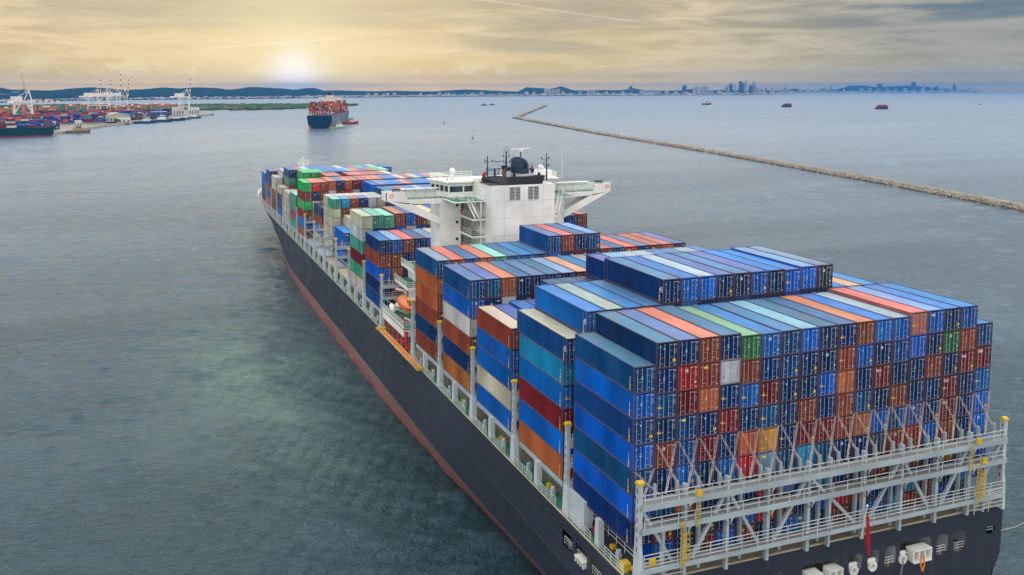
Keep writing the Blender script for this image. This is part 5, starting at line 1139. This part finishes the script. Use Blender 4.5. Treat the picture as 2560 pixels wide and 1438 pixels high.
# ================================================================= sandy island with scrub
def strip_land(name, front, back, m, h, kind='structure', zf=-.5, jit=0.0, N=60, K=5, seed=2, ridge=None):
    r = random.Random(seed)
    def rs(P, N):
        P = [Vector((*p, 0)) for p in P]; L = [0]
        for a, b in zip(P[:-1], P[1:]): L.append(L[-1]+(b-a).length)
        o = []
        for i in range(N+1):
            s = L[-1]*i/N
            for j in range(len(P)-1):
                if s <= L[j+1]+1e-6: o.append(P[j]+(P[j+1]-P[j])*((s-L[j])/(L[j+1]-L[j]))); break
        return o
    A = rs(front, N); B = rs(back, N); mb = MB(); 
    for i in range(N+1):
        for k in range(K+1):
            t = k/K; p = A[i]+(B[i]-A[i])*t; z = seaz(p.x, p.y)+(zf if k in (0, K) else h*(1+jit*r.uniform(-1, 1)))
            mb.v.append((p.x, p.y, z)); mb.c.append((1, 1, 1))
    for i in range(N):
        for k in range(K): mb.f.append((i*(K+1)+k, i*(K+1)+k+1, (i+1)*(K+1)+k+1, (i+1)*(K+1)+k))
    mb.f = [tuple(reversed(f)) for f in mb.f]
    o = mb.build(name, m, None)
    o['kind'] = kind
    return A, B
IF = [(-626.9, 2579.7), (-285.8, 2431.7), (-64.1, 2511.4), (42.1, 2587.9), (210.2, 2463.6), (329.1, 2487.3), (455.9, 2656.0), (701.2, 3101.5)]
IB = [(-871.7, 3698.4), (-402.3, 3649.5), (4.5, 3547.8), (309.6, 3449.8), (459.5, 3378.5), (690, 3160), (704, 3112)]
A, B = strip_land('sand_spit', IF, IB, SAND, 1.6, jit=.3)
def blob(mb, x, y, z, rx, ry, rz, col, r, n=7, m=4):
    k = len(mb.v); mb.sphere((0, 0, 0), 1, n, m, col)
    for i in range(k, len(mb.v)):
        vx, vy, vz = mb.v[i]; q = r.uniform(.72, 1.25); mb.v[i] = (x+vx*rx*q, y+vy*ry*q, z+vz*rz*q)
r = random.Random(8); mb = MB()
for k in range(2600):
    i = r.randrange(0, 60); f = r.random(); t = r.uniform(.06, .9)
    p = (A[i]+(A[i+1]-A[i])*f); q = B[i]; p = p+(q-p)*t
    if i > 50 and r.random() < .75: continue
    g = r.uniform(.6, 1.4); c = (.055*g, .105*g, .028*g) if r.random() < .8 else (.15*g, .15*g, .06*g)
    s = r.uniform(6, 17); blob(mb, p.x, p.y, seaz(p.x, p.y)+2, s*1.6, s, r.uniform(2.5, 6.5), c, r)
o = mb.build('scrub', LEAF, None); tag(o, 'green scrub covering the low sand spit behind the container port', 'scrub', kind='stuff')
# ================================================================= container port
LF = [(-900, 905), (-420, 1122), (-262, 1193), (-160, 1240), (-142.3, 1339.9), (-114.2, 1477.0), (-64.8, 1610.4), (3.2, 1770.1), (70.5, 1976.3), (101.4, 2060.6)]
LBk = [(-1500, 1000), (-1500, 1700), (-1300, 2500), (-640, 2620), (-285, 2480), (69.0, 2450), (71.3, 2361.9), (106.5, 2222.6), (108, 2070)]
A, B = strip_land('quay', LF, LBk, QUAYM, 3.6, N=70, K=6)
mb = MB()
for a, b in zip(A[:-1], A[1:]):
    mb.beam((a.x+.5, a.y, seaz(a.x, a.y)+1.6), (b.x+.5, b.y, seaz(b.x, b.y)+1.6), 3.0, 4.6)
o = mb.build('quay_wall', mat('quay_wall_concrete', (.42, .37, .29), .9, dirt=.5, dirtc=(.15, .12, .09), dscale=.1, world_space=True), None); o['kind'] = 'structure'
r = random.Random(11)
def inland(s, off):
    """point s metres along the quay edge, off metres behind it"""
    L = 0
    for a, b in zip(A[:-1], A[1:]):
        d_ = (b-a); l = d_.length
        if L+l >= s: u = d_/l; nrm = Vector((-u.y, u.x, 0)); p = a+u*(s-L)+nrm*off; return p.x, p.y, math.atan2(u.y, u.x)
        L += l
    u = (A[-1]-A[-2]).normalized(); return A[-1].x, A[-1].y, math.atan2(u.y, u.x)
yb = []
pools = ['RROMORCRPN', 'ROOMRCRPOB', 'BRNBQRWNPM', 'RRCORPVORM']
for s in range(230, 1560, 9):
    for rowk, off in enumerate(range(26 if s < 1000 else 60, 560 if s < 1200 else 330, 27)):
        if r.random() < .08: continue
        if 880 < s < 1120 and off < 70: continue
        x, y, a = inland(s, off)
        if x > 120: continue
        z0 = seaz(x, y)+3.6; hh = r.choice([2, 3, 3, 4, 4, 5, 6]); pool = pools[(s//45+rowk) % 4] if off > 90 else pools[2]
        for t in range(hh): yb.append((x, y, z0+t*2.7, 12.2, 6.5 if off > 150 else 2.6, 2.65, PAL[r.choice(pool)], None, a+PI/2*0-.0 if r.random() < 2 else 0))
# stand the boxes side on to the camera
yb = [(x, y, z, sy if False else 12.2*1.0, sx if False else w_, h, c, None, r.choice([0.12, .12, .12])) for (x, y, z, sx, w_, h, c, _, _) in yb]
print('yard boxes', len(yb))
def plain_boxes(name, boxes, label, cat, m=FLAT, kind='stuff'):
    mb = MB()
    for (x, y, z, sx, sy, sz, col, rf, rot) in boxes:
        j = r.uniform(.8, 1.15); c = tuple(q*j+.01 for q in col); k = len(mb.v)
        mb.box(-sx/2, sx/2, -sy/2, sy/2, 0, sz, c); mb.box(-sx/2+.3, sx/2-.3, -sy/2+.1, sy/2-.1, sz, sz+.06, tuple(min(.8, q*.8+.08) for q in c))
        ca, sa = math.cos(-rot), math.sin(-rot)
        for i in range(k, len(mb.v)): vx, vy, vz = mb.v[i]; mb.v[i] = (x+vx*ca-vy*sa, y+vx*sa+vy*ca, z+vz)
    o = mb.build(name, m, None); tag(o, label, cat, kind=kind); return o
plain_boxes('yard_containers', yb, 'rows of stacked red, brown and blue containers in the distant port yard', 'containers')
CW = mat('crane_white_paint', (.80, .77, .70), .5, dirt=.15); CR = mat('crane_red_paint', (.50, .035, .05), .5); CO = mat('crane_orange_paint', (.78, .12, .04), .5); CB = mat('crane_blue_paint', (.03, .12, .30), .5); CY = mat('crane_yellow_paint', (.65, .42, .04), .5)
def sts_crane(x, y, zp, zt, gauge, label, up=True, frame=CW, boomm=(CW, CR), rz=0.0, dep=16, backreach=22, lean=3, twin=False):
    """ship-to-shore crane; local x runs from the yard (-) to the water (+)"""
    zb = seaz(x, y)+3.2; e = empty('quay_crane', (x, y, zb), rz=rz); tag(e, label, 'crane', 'quay cranes of the distant port')
    g = gauge/2
    for yy_ in (-dep/2, dep/2):
        for xx_, dx in ((-g, 3.5), (g, -2.0)):
            mb = MB(); mb.beam((xx_*1.12, yy_, 0), (xx_+dx*.5, yy_, zp), 1.7, 1.7); mb.build('leg', frame, e)
        mb = MB(); mb.beam((-g*1.05, yy_, zp*.38), (g*1.05, yy_, zp*.38), 1.6, 1.6); mb.beam((-g*1.0, yy_, zp*.40), (-g*.1, yy_, zp*.98), 1.1, 1.1); mb.beam((g*1.0, yy_, zp*.40), (g*.4, yy_, zp*.98), 1.1, 1.1); mb.build('portal_brace', frame, e)
    for xx_ in (-g*1.12, g*1.12):
        mb = MB(); mb.beam((xx_, -dep/2-3, 1), (xx_, dep/2+3, 1), 1.8, 1.8); mb.build('bogie', mat('bogie_grey', (.2, .2, .2), .7), e)
    mb = MB()
    for yy_ in (-3.4, 3.4): mb.beam((-g-backreach, yy_, zp), (g+3, yy_, zp), 1.5, 2.2)
    mb.beam((-g-backreach, -3.4, zp-1.6), (-g-backreach+12, -3.4, zp-1.6), 2, 1.6); mb.build('girder', frame, e)
    mb = MB(); mb.box(-g-backreach*.45, -g+14, -4.5, 4.5, zp+1.2, zp+8.5); mb.build('machinery_house', frame, e)
    mb = MB(); mb.box(-g-backreach*.45+.2, -g+13.8, -4.7, 4.7, zp+8.5, zp+9.1); mb.build('house_roof', WHITE, e)
    pk = (g-4, zp+20)
    for yy_ in (-4, 4):
        mb = MB(); mb.beam((g, yy_, zp), (pk[0], yy_*.5, pk[1]), 1.1, 1.1); mb.beam((g-14, yy_, zp), (pk[0], yy_*.5, pk[1]), 1.0, 1.0); mb.beam((-g-4, yy_, zp+2), (pk[0], yy_*.5, pk[1]), .6, .6); mb.build('a_frame', frame, e)
    n = 9; Lb = zt-zp-3
    for k in range(n):
        a, b = k/n, (k+1)/n
        mb = MB()
        for yy_ in ((-3, 3)):
            if up: mb.beam((g+2+lean*a, yy_, zp+2+Lb*a), (g+2+lean*b, yy_, zp+2+Lb*b), 2.4, 1.5, up=(0, 1, 0))
            else: mb.beam((g+2+44*a, yy_, zp), (g+2+44*b, yy_, zp), 1.5, 2.2)
        if up: mb.beam((g+2+lean*b, -3, zp+2+Lb*b), (g+2+lean*b, 3, zp+2+Lb*b), .8, .8)
        mb.build('boom', boomm[k % 2], e)
    if up:
        mb = MB(); mb.beam((pk[0], 0, pk[1]), (g+2+lean*.6, 0, zp+2+Lb*.6), .4, .4); mb.build('boom_stay', frame, e)
    return e
sts_crane(-183, 2472, 41, 94, 30, 'white quay crane with striped boom raised, leftmost of the far group')
sts_crane(-158, 2462, 41, 93, 30, 'white quay crane with striped boom raised, second from left in the far group')
sts_crane(-134, 2542, 43, 113, 34, 'tallest white quay crane with twin latticed striped boom in the far group', twin=True)
sts_crane(-112, 2532, 41, 97, 30, 'white quay crane with striped boom raised, rightmost of the far group')
sts_crane(48, 2283, 40, 95, 26, 'lone white quay crane with red and white striped boom at the quay end')
sts_crane(-258, 1650, 38, 74, 30, 'low white quay crane nearest the camera above the moored green ship', up=False, backreach=10)
sts_crane(-470, 3300, 44, 122, 34, 'blue quay crane with yellow boom raised high behind the yard', frame=CB, boomm=(CY, CY), lean=-14, backreach=24)
sts_crane(-575, 3360, 44, 84, 34, 'blue and yellow quay crane with lowered boom at the left edge', frame=CB, boomm=(CB, CY), up=False, backreach=20)
def gantry(x, y, w_, h, label, m=CO):
    zb = seaz(x, y)+3.6; e = empty('yard_gantry', (x, y, zb)); tag(e, label, 'crane', 'orange yard gantries')
    for sx in (-1, 1):
        mb = MB()
        for sy in (-1, 1): mb.beam((sx*w_/2, sy*5, 0), (sx*w_/2, sy*5, h), 1.3, 1.3)
        mb.beam((sx*w_/2, -5, h*.5), (sx*w_/2, 5, h*.5), .8, .8); mb.build('leg_pair', m, e)
    mb = MB()
    for sy in (-1, 1): mb.beam((-w_/2-1, sy*5, h), (w_/2+1, sy*5, h), 1.3, 1.8)
    mb.build('top_girder', m, e)
    mb = MB(); mb.box(-w_*.2, w_*.05, -5, 5, h+1, h+3); mb.build('trolley', WHITE, e)
GP = [(-330, 1980), (-300, 2100), (-345, 2250), (-262, 2050), (-400, 1800), (-360, 1700), (-420, 2050), (-215, 2150), (-188, 2210), (-112, 1990), (-92, 1975), (-75, 2010), (-60, 1990), (-45, 2230), (-22, 2250), (-5, 2240), (20, 2250), (-150, 2240), (-480, 2150), (-520, 1950), (-240, 1900), (-450, 1650)]
FARG = ['behind the sheds', 'left of centre', 'right of centre', 'at the rear', 'near the blue cranes', 'at the far left', 'at the far right']
for k, (x, y) in enumerate(GP): gantry(x, y, 24, 19+(k % 3)*1.5, 'orange yard gantry among stacked boxes, %s of its kind counted from the camera outward' % ORD[1+sorted(range(len(GP)), key=lambda q: GP[q][1]).index(k)] if k < 19 and sorted(range(len(GP)), key=lambda q: GP[q][1]).index(k) < 19 else 'orange yard gantry far back in the port, %s' % FARG[sum(1 for q in range(k) if sorted(range(len(GP)), key=lambda z: GP[z][1]).index(q) >= 19 or q >= 19)])
def shed(x, y, w_, d_, h, wc, rc, label, rz=0.0, gable=True):
    zb = seaz(x, y)+3.5; e = empty('warehouse', (x, y, zb), rz=rz); tag(e, label, 'building')
    mb = MB(); mb.box(-w_/2, w_/2, -d_/2, d_/2, 0, h, wc); mb.prism([(-w_/2, h), (w_/2, h), (0, h+w_*.12)], 1, -d_/2+.1, d_/2-.1, wc) if gable else None
    mb.build('walls', FLAT, e)
    mb = MB()
    if gable:
        for s in (-1, 1): mb.beam((s*w_*.25-s*0, -d_/2-1, h+w_*.062), (s*w_*.25, d_/2+1, h+w_*.062), w_*.53, .5, rc, up=(s*.24, 0, 1))
    else: mb.box(-w_/2-.4, w_/2+.4, -d_/2-.4, d_/2+.4, h, h+.7, rc)
    mb.build('roof', FLAT, e)
    mb = MB(); n = max(3, int(w_/6))
    for k in range(n):
        a = -w_/2+w_*(k+.25)/n; mb.box(a, a+w_/n*.5, -d_/2-.15, -d_/2-.02, h*.15, h*.6, (.12, .14, .16))
    mb.build('window', FLAT, e)
shed(-98, 1640, 42, 60, 11, (.50, .46, .40), (.52, .50, .46), 'long pale gabled warehouse close behind the sandy quay edge', .1)
shed(-85, 1570, 22, 25, 7, (.66, .64, .58), (.7, .68, .62), 'small white open sided shed in front of the gabled warehouse', .1, False)
shed(-135, 1720, 60, 40, 13, (.5, .5, .48), (.30, .38, .42), 'wide warehouse with blue grey roof behind the pale gabled one', .1, False)
shed(-22, 1740, 30, 16, 14, (.04, .10, .22), (.7, .7, .7), 'dark blue glass office with white frame beside the trees', .1, False)
shed(20, 1900, 24, 20, 20, (.62, .58, .54), (.6, .6, .58), 'stepped cream office block behind the moored tugs, left one', .1, False)
shed(58, 2010, 24, 20, 17, (.64, .62, .60), (.6, .6, .58), 'cream three storey block behind the moored tugs, right one', .1, False)
shed(-150, 1420, 10, 9, 9, (.62, .60, .54), (.6, .6, .58), 'square white control building just behind the wooden jetty', .1, False)
for k, (x, y) in enumerate([(-60, 1650), (-48, 1672), (-35, 1690), (-70, 1640), (-8, 1790), (-20, 1775), (-95, 1545)]):
    e = empty('quay_tree', (x, y, seaz(x, y)+3.4)); tag(e, 'round green tree on the quay verge, %s along from the left' % ORD[k+1], 'tree', 'trees on the quay verge')
    mb = MB(); mb.tube((0, 0, 0), (0, 0, 3), .4, .25, 6); mb.build('trunk', mat('bark', (.1, .07, .04), .9), e)
    mb = MB()
    for j in range(16): blob(mb, r.uniform(-4, 4), r.uniform(-4, 4), r.uniform(2.5, 6), 2.2, 2.2, 1.6, (.06*r.uniform(.6, 1.4), .10*r.uniform(.6, 1.4), .03), r, 6, 4)
    mb.build('crown', LEAF, e)
# ================================================================= boats and ships
def hull_mesh(L, B_, D_, stern=.85, sheer=.25, col=(.05, .06, .08), band=None, bow=.30):
    mb = MB(); st = []; N = 12
    for i in range(N+1):
        t = i/N; y = -L/2+L*t
        f = 1.0 if t < 1-bow else math.sqrt(max(0, 1-((t-(1-bow))/bow)**2.2)); f = min(f, stern+(1-stern)*min(1, t/.15))
        sh = D_*(1+sheer*max(0, (t-.6)/.4)**2)
        st.append([(-B_/2*f*.82, y-L*.02*t, -1.5), (-B_/2*f*.90, y, D_*.14), (-B_/2*f*.91, y, D_*.16), (-B_/2*f, y+L*.012*t, sh), (B_/2*f, y+L*.012*t, sh), (B_/2*f*.91, y, D_*.16), (B_/2*f*.90, y, D_*.14), (B_/2*f*.82, y-L*.02*t, -1.5)])
    for s in st: mb.v += s; mb.c += [band or col, band or col, col, col, col, col, band or col, band or col]
    for i in range(N):
        for k in range(7): mb.f.append((i*8+k, i*8+k+1, (i+1)*8+k+1, (i+1)*8+k))
    mb.f.append((0, 1, 2, 3, 4, 5, 6, 7)); mb.f = [tuple(reversed(f)) for f in mb.f]
    return mb
def small_boat(x, y, L, heading, label, hullc, cabc=(.75, .73, .70), kind='tug', cat='boat', B_=None):
    e = empty('work_boat', (x, y, seaz(x, y)), rz=heading); tag(e, label, cat)
    B_ = B_ or L*.27; D_ = L*.09+.5
    hull_mesh(L, B_, D_, col=hullc, sheer=.5).build('hull', FLAT, e)
    if kind == 'barge':
        rr = random.Random(int(x)); 
        mb = MB(); 
        for k in range(9):
            for t in range(rr.choice([2, 3, 3])):
                mb.box(-B_*.4, B_*.4, -L*.36+k*L*.08, -L*.36+(k+.93)*L*.08, D_+t*2.6, D_+t*2.6+2.5, PAL[rr.choice('RRCMRBNRO')])
        o = mb.build('deck_cargo', FLAT, e); o['kind'] = 'stuff'
        mb = MB(); mb.box(-B_*.3, B_*.3, L*.40, L*.46, D_, D_+2.5, (.3, .3, .3)); mb.build('cabin', FLAT, e); return e
    mb = MB(); mb.box(-B_*.32, B_*.32, -L*.12, L*.20, D_*.9, D_+L*.10, cabc); mb.box(-B_*.24, B_*.24, -L*.02, L*.16, D_+L*.10, D_+L*.19, cabc); mb.build('cabin', FLAT, e)
    mb = MB(); mb.box(-B_*.245, B_*.245, -L*.025, L*.165, D_+L*.125, D_+L*.165, (.05, .07, .09)); mb.build('window_band', FLAT, e)
    mb = MB(); mb.tube((0, 0, D_), (0, 0, D_+L*.36), .25, .12, 6, (.7, .7, .7)); mb.build('mast', FLAT, e)
    mb = MB(); mb.tube((B_*.15, -L*.10, D_), (B_*.15, -L*.10, D_+L*.17), .7, .6, 8, (.55, .12, .05)); mb.build('funnel', FLAT, e)
    if kind == 'tug':
        mb = MB()
        for k in range(8): mb.tube((-B_*.5, -L*.35+k*L*.08, D_*.55), (-B_*.5-.35, -L*.35+k*L*.08, D_*.55), .6, n=6, col=(.03, .03, .03))
        mb.build('tyre_fender', FLAT, e)
    return e
small_boat(243, 1262, 30, -1.0, 'green and white tug close under the stern of the distant container ship', (.30, .42, .30), kind='tug', cat='tug', B_=11)
small_boat(300, 1430, 36, -1.15, 'red brown tug alongside the distant container ship', (.36, .07, .045), (.66, .52, .42), cat='tug')
small_boat(-48, 1600, 40, -1.2, 'blue hulled tug moored first in line at the quay', (.03, .08, .16), cat='tug')
small_boat(-20, 1655, 46, -1.15, 'dark supply boat with white mast moored second in line at the quay', (.05, .06, .12), cat='boat')
small_boat(8, 1720, 42, -1.15, 'dark tug with stacked white wheelhouse moored third in line', (.04, .04, .09), cat='tug')
small_boat(26, 1775, 36, -1.1, 'slate blue tug moored just left of the cream launch', (.10, .16, .24), cat='tug')
small_boat(50, 1850, 34, -1.2, 'cream launch with blue hull moored last at the quay', (.02, .10, .18), (.8, .74, .62), cat='boat')
small_boat(-18, 1690, 30, -1.1, 'small white work boat tucked inside the moored tugs', (.5, .5, .48), cat='boat')
small_boat(1999, 2707, 50, -1.25, 'dark purple coaster with white wheelhouse aft, leftmost boat on the open sea', (.07, .03, .07), (.6, .55, .55), cat='boat')
small_boat(1973, 2240, 42, -1.5, 'flat barge of red boxes, middle of the three on the open sea', (.04, .03, .04), kind='barge', cat='barge', B_=11)
small_boat(2032, 1906, 48, -1.55, 'flat barge of orange red boxes, rightmost and nearest on the open sea', (.04, .03, .04), kind='barge', cat='barge', B_=11)
small_boat(1156, 2916, 26, 1.5, 'low dark barge towed in the channel mouth', (.04, .05, .07), (.1, .1, .12), kind='flat', cat='barge')
small_boat(1214, 2978, 22, 1.5, 'tiny dark tug pulling a barge in the channel mouth', (.03, .05, .08), (.2, .22, .25), cat='tug')
small_boat(2914, 2291, 11, 1.5, 'tiny speck of a boat far out at the right', (.06, .06, .05), (.2, .2, .2), kind='flat', cat='boat')
small_boat(-141, 1262, 36, -1.35, 'pale wooden work barge moored at the jetty by the green ship', (.22, .17, .12), (.45, .30, .16), kind='flat', cat='barge', B_=12)
def buoy(x, y, h, label, c=(.12, .13, .12)):
    e = empty('channel_buoy', (x, y, seaz(x, y))); tag(e, label, 'buoy', 'channel buoys')
    mb = MB(); mb.tube((0, 0, -.5), (0, 0, 1.2), 1.3, 1.3, 10, c); mb.build('float', FLAT, e)
    mb = MB()
    for a in range(3): mb.beam((math.cos(a*2.1), math.sin(a*2.1), 1), (0, 0, h), .16, .16, c)
    mb.sphere((0, 0, h), .5, 8, 5, c); mb.build('top_frame', FLAT, e)
buoy(342, 929, 4.6, 'dark channel buoy nearest the big ship'); buoy(458, 1371, 5.5, 'dark channel buoy second furthest from the bow'); buoy(707, 2006, 6, 'small channel buoy beyond the second one'); buoy(560, 2600, 7, 'farthest small channel buoy left of the breakwater tip')
# second container ship
def cargo_ship(x, y, L, B_, D_, heading, label, hullc, sternc, bandc, stacks, bridge_at, pal, seed, h0=0, nt=(5, 7), funnelc=(.02, .02, .02)):
    e = empty('container_ship', (x, y, seaz(x, y)), rz=heading); tag(e, label, 'container ship'); r = random.Random(seed)
    m = hull_mesh(L, B_, D_, stern=.97, sheer=.18, col=hullc, band=bandc, bow=.2)
    n = len(m.v)
    m.build('hull', FLAT, e)
    mb = MB(); mb.prism([(-B_*.46, D_*.30), (B_*.46, D_*.30), (B_*.497, D_*.72), (B_*.497, D_*.99), (-B_*.497, D_*.99), (-B_*.497, D_*.72)], 1, -L/2-.5, -L/2+.2, sternc)
    mb.prism([(-B_*.24, -1), (B_*.24, -1), (B_*.46, D_*.30), (-B_*.46, D_*.30)], 1, -L/2-.4, -L/2+.2, sternc); mb.build('transom', FLAT, e)
    mb = MB(); cols = int(B_//2.55); nb = stacks
    for b in range(nb):
        y0 = -L/2+8+b*(L*.84)/nb
        if abs(y0-(-L/2+L*bridge_at)) < 10: continue
        for c in range(cols):
            x0 = -cols*2.5/2+c*2.5; hh = r.randint(*nt)-(1 if c in (0, cols-1) else 0)
            if b > nb-3: hh -= 2; x0 *= .75
            for t in range(max(1, hh)):
                if 0 < b < nb-1 and 0 < c < cols-1 and t < hh-2: continue
                cc = PAL[r.choice(pal)]; j = r.uniform(.8, 1.2); mb.box(x0+.05, x0+2.45, y0, y0+12.2, D_+2+t*2.75, D_+2+t*2.75+2.68, tuple(q*j+.01 for q in cc))
    o = mb.build('deck_containers', FLAT, e); o['kind'] = 'stuff'
    mb = MB(); yb_ = -L/2+L*bridge_at; H = D_+2+nt[1]*2.75+6
    mb.box(-B_*.25, B_*.25, yb_-4, yb_+8, D_, H, (.72, .68, .58)); mb.box(-B_*.5, B_*.5, yb_+2, yb_+6, H-3, H, (.76, .70, .58)); mb.box(-B_*.14, B_*.14, yb_-5, yb_+3, H, H+4, (.74, .69, .58)); mb.build('superstructure', FLAT, e)
    mb = MB(); mb.tube((0, yb_-2, H+4), (0, yb_-3, H+8.5), 2.6, 2.4, 10, funnelc); mb.box(-4, 4, yb_-5.2, yb_, H+3.5, H+5, (.25, .03, .05)); mb.build('funnel', FLAT, e)
    mb = MB(); mb.tube((0, yb_+5, H), (0, yb_+5, H+11), .4, .2, 6, (.7, .66, .5)); mb.tube((6, yb_+5, H), (6, yb_+5, H+8), .3, .2, 6, (.7, .66, .5)); mb.build('mast', FLAT, e)
    mb = MB()
    for k in range(10): mb.box(-B_*.45+k*B_*.1-.4, -B_*.45+k*B_*.1+.4, -L/2+3, -L/2+3.8, D_, D_+7, (.5, .5, .5))
    mb.build('lashing_bridge', FLAT, e); return e
hd = -math.radians(19.0)
cx2, cy2 = 214+math.sin(-hd)*150, 1272+math.cos(hd)*150
cargo_ship(cx2, cy2, 300, 40, 21, hd, 'distant container ship with orange and red boxes sailing towards the sun', (.20, .21, .25), (.006, .035, .075), (.42, .10, .07), 18, .42, 'MMRRMOCROPNVWGRMPOY', 21)
cargo_ship(-249, 1167, 180, 27, 11, -math.radians(66.4), 'dark green hulled feeder ship with red waterline moored at the left edge', (.012, .055, .06), (.012, .055, .06), (.36, .07, .08), 11, .06, 'BNRWQBRM', 5, nt=(1, 3))
# ================================================================= breakwater
def breakwater():
    P = [Vector((*p, 0)) for p in BRK]; mb = MB(); W_ = 5.5
    for a, b in zip(P[:-1], P[1:]):
        n = max(1, int((b-a).length/20)); u = (b-a).normalized(); nr = Vector((-u.y, u.x, 0))
        for i in range(n):
            p = a+(b-a)*(i/n); q = a+(b-a)*((i+1)/n); z = seaz(p.x, p.y)
            k = len(mb.v)
            for s in (p-u*2, q+u*2):
                for o_, h in ((-W_*1.5, -2), (-W_*.45, 2.1), (W_*.45, 2.1), (W_*1.5, -2)): mb.v.append((s.x+nr.x*o_, s.y+nr.y*o_, z+h)); mb.c.append((.30, .26, .20))
            mb.f += [(k+j, k+j+1, k+4+j+1, k+4+j) for j in range(3)]
    o = mb.build('breakwater_core', ROCK, None); o['kind'] = 'structure'
    # boulders: six shapes reused, joined into one mass
    shapes = []
    for s in range(6):
        r = random.Random(s); q = MB(); q.sphere((0, 0, 0), 1, 6, 4); v = np.array(q.v)*np.array([[r.uniform(.75, 1.25) for _ in range(3)] for _ in q.v]); shapes.append((v, q.f))
    r = random.Random(77); vs = []; fs = []; cs = []; k = 0
    for a, b in zip(P[:-1], P[1:]):
        L = (b-a).length; u = (b-a)/L; nr = Vector((-u.y, u.x, 0)); s = 0
        while s < L:
            p = a+u*s; D = (Vector((p.x, p.y, 0))-Vector((CAM.x, CAM.y, 0))).length
            sz = .62 if D < 800 else (.62+(D-800)/900)
            step = sz*.42
            for _ in range(4 if D < 900 else 3):
                o_ = r.uniform(-1, 1)*W_*1.22; h = 2.3-max(0, abs(o_)-W_*.45)*.78; rr = sz*r.uniform(.65, 1.45)
                v, f = shapes[r.randrange(6)]; an = r.random()*6.28; ca, sa = math.cos(an), math.sin(an)
                w_ = v*rr*np.array([1.15, .9, .75]); w_ = np.stack([w_[:, 0]*ca-w_[:, 1]*sa, w_[:, 0]*sa+w_[:, 1]*ca, w_[:, 2]], 1)+np.array([p.x+nr.x*o_, p.y+nr.y*o_, seaz(p.x, p.y)+h])
                g = r.uniform(.65, 1.25); wet = h < .6
                c = (.11*g, .085*g, .06*g) if wet else (.37*g, .325*g, .26*g)
                vs.append(w_); fs += [tuple(i+k for i in q) for q in f]; cs.append(np.tile(np.array(c), (len(v), 1))); k += len(v)
            s += step
    me = bpy.data.meshes.new('breakwater_rocks'); me.from_pydata(np.concatenate(vs).tolist(), [], fs); me.materials.append(ROCK)
    at = me.attributes.new('Col', 'FLOAT_COLOR', 'POINT'); ca = np.ones((k, 4), np.float32); ca[:, :3] = np.concatenate(cs); at.data.foreach_set('color', ca.ravel())
    o = bpy.data.objects.new('breakwater_rocks', me); COL.objects.link(o); tag(o, 'long low breakwater of piled pale boulders crossing the right side', 'breakwater', kind='stuff')
    print('rock faces', len(fs))
    for t, lab in (((519, 866), 'short white beacon post on the breakwater, nearest the camera'), ((566, 1064), 'white beacon post on the breakwater, middle one'), ((632, 1322), 'thin white beacon post far along the breakwater')):
        mb = MB(); z = seaz(*t); mb.tube((t[0], t[1], z+1.5), (t[0], t[1], z+5.6), .42, .34, 8, (.75, .74, .7)); mb.box(t[0]-.6, t[0]+.6, t[1]-.6, t[1]+.6, z+5.4, z+5.8, (.75, .75, .72)); o = mb.build('beacon_post', FLAT, None); tag(o, lab, 'beacon', 'beacons on the breakwater')
breakwater()
# ================================================================= haze
hz_ = MB(); hz_.box(-22800, 22800, -22900, 22700, -62, HTOP)
hm = bpy.data.materials.new('sea_haze'); hm.use_nodes = True; t = NT(hm.node_tree)
vp = t.n('ShaderNodeVolumePrincipled'); vo = t.n('ShaderNodeOutputMaterial'); t.l(vp.outputs[0], vo.inputs['Volume'])
vp.inputs['Color'].default_value = (*HAZEC, 1); vp.inputs['Density'].default_value = HAZED; vp.inputs['Anisotropy'].default_value = 0.0
if HAZED > 0:
    o = hz_.build('haze', hm, None); o['kind'] = 'stuff'
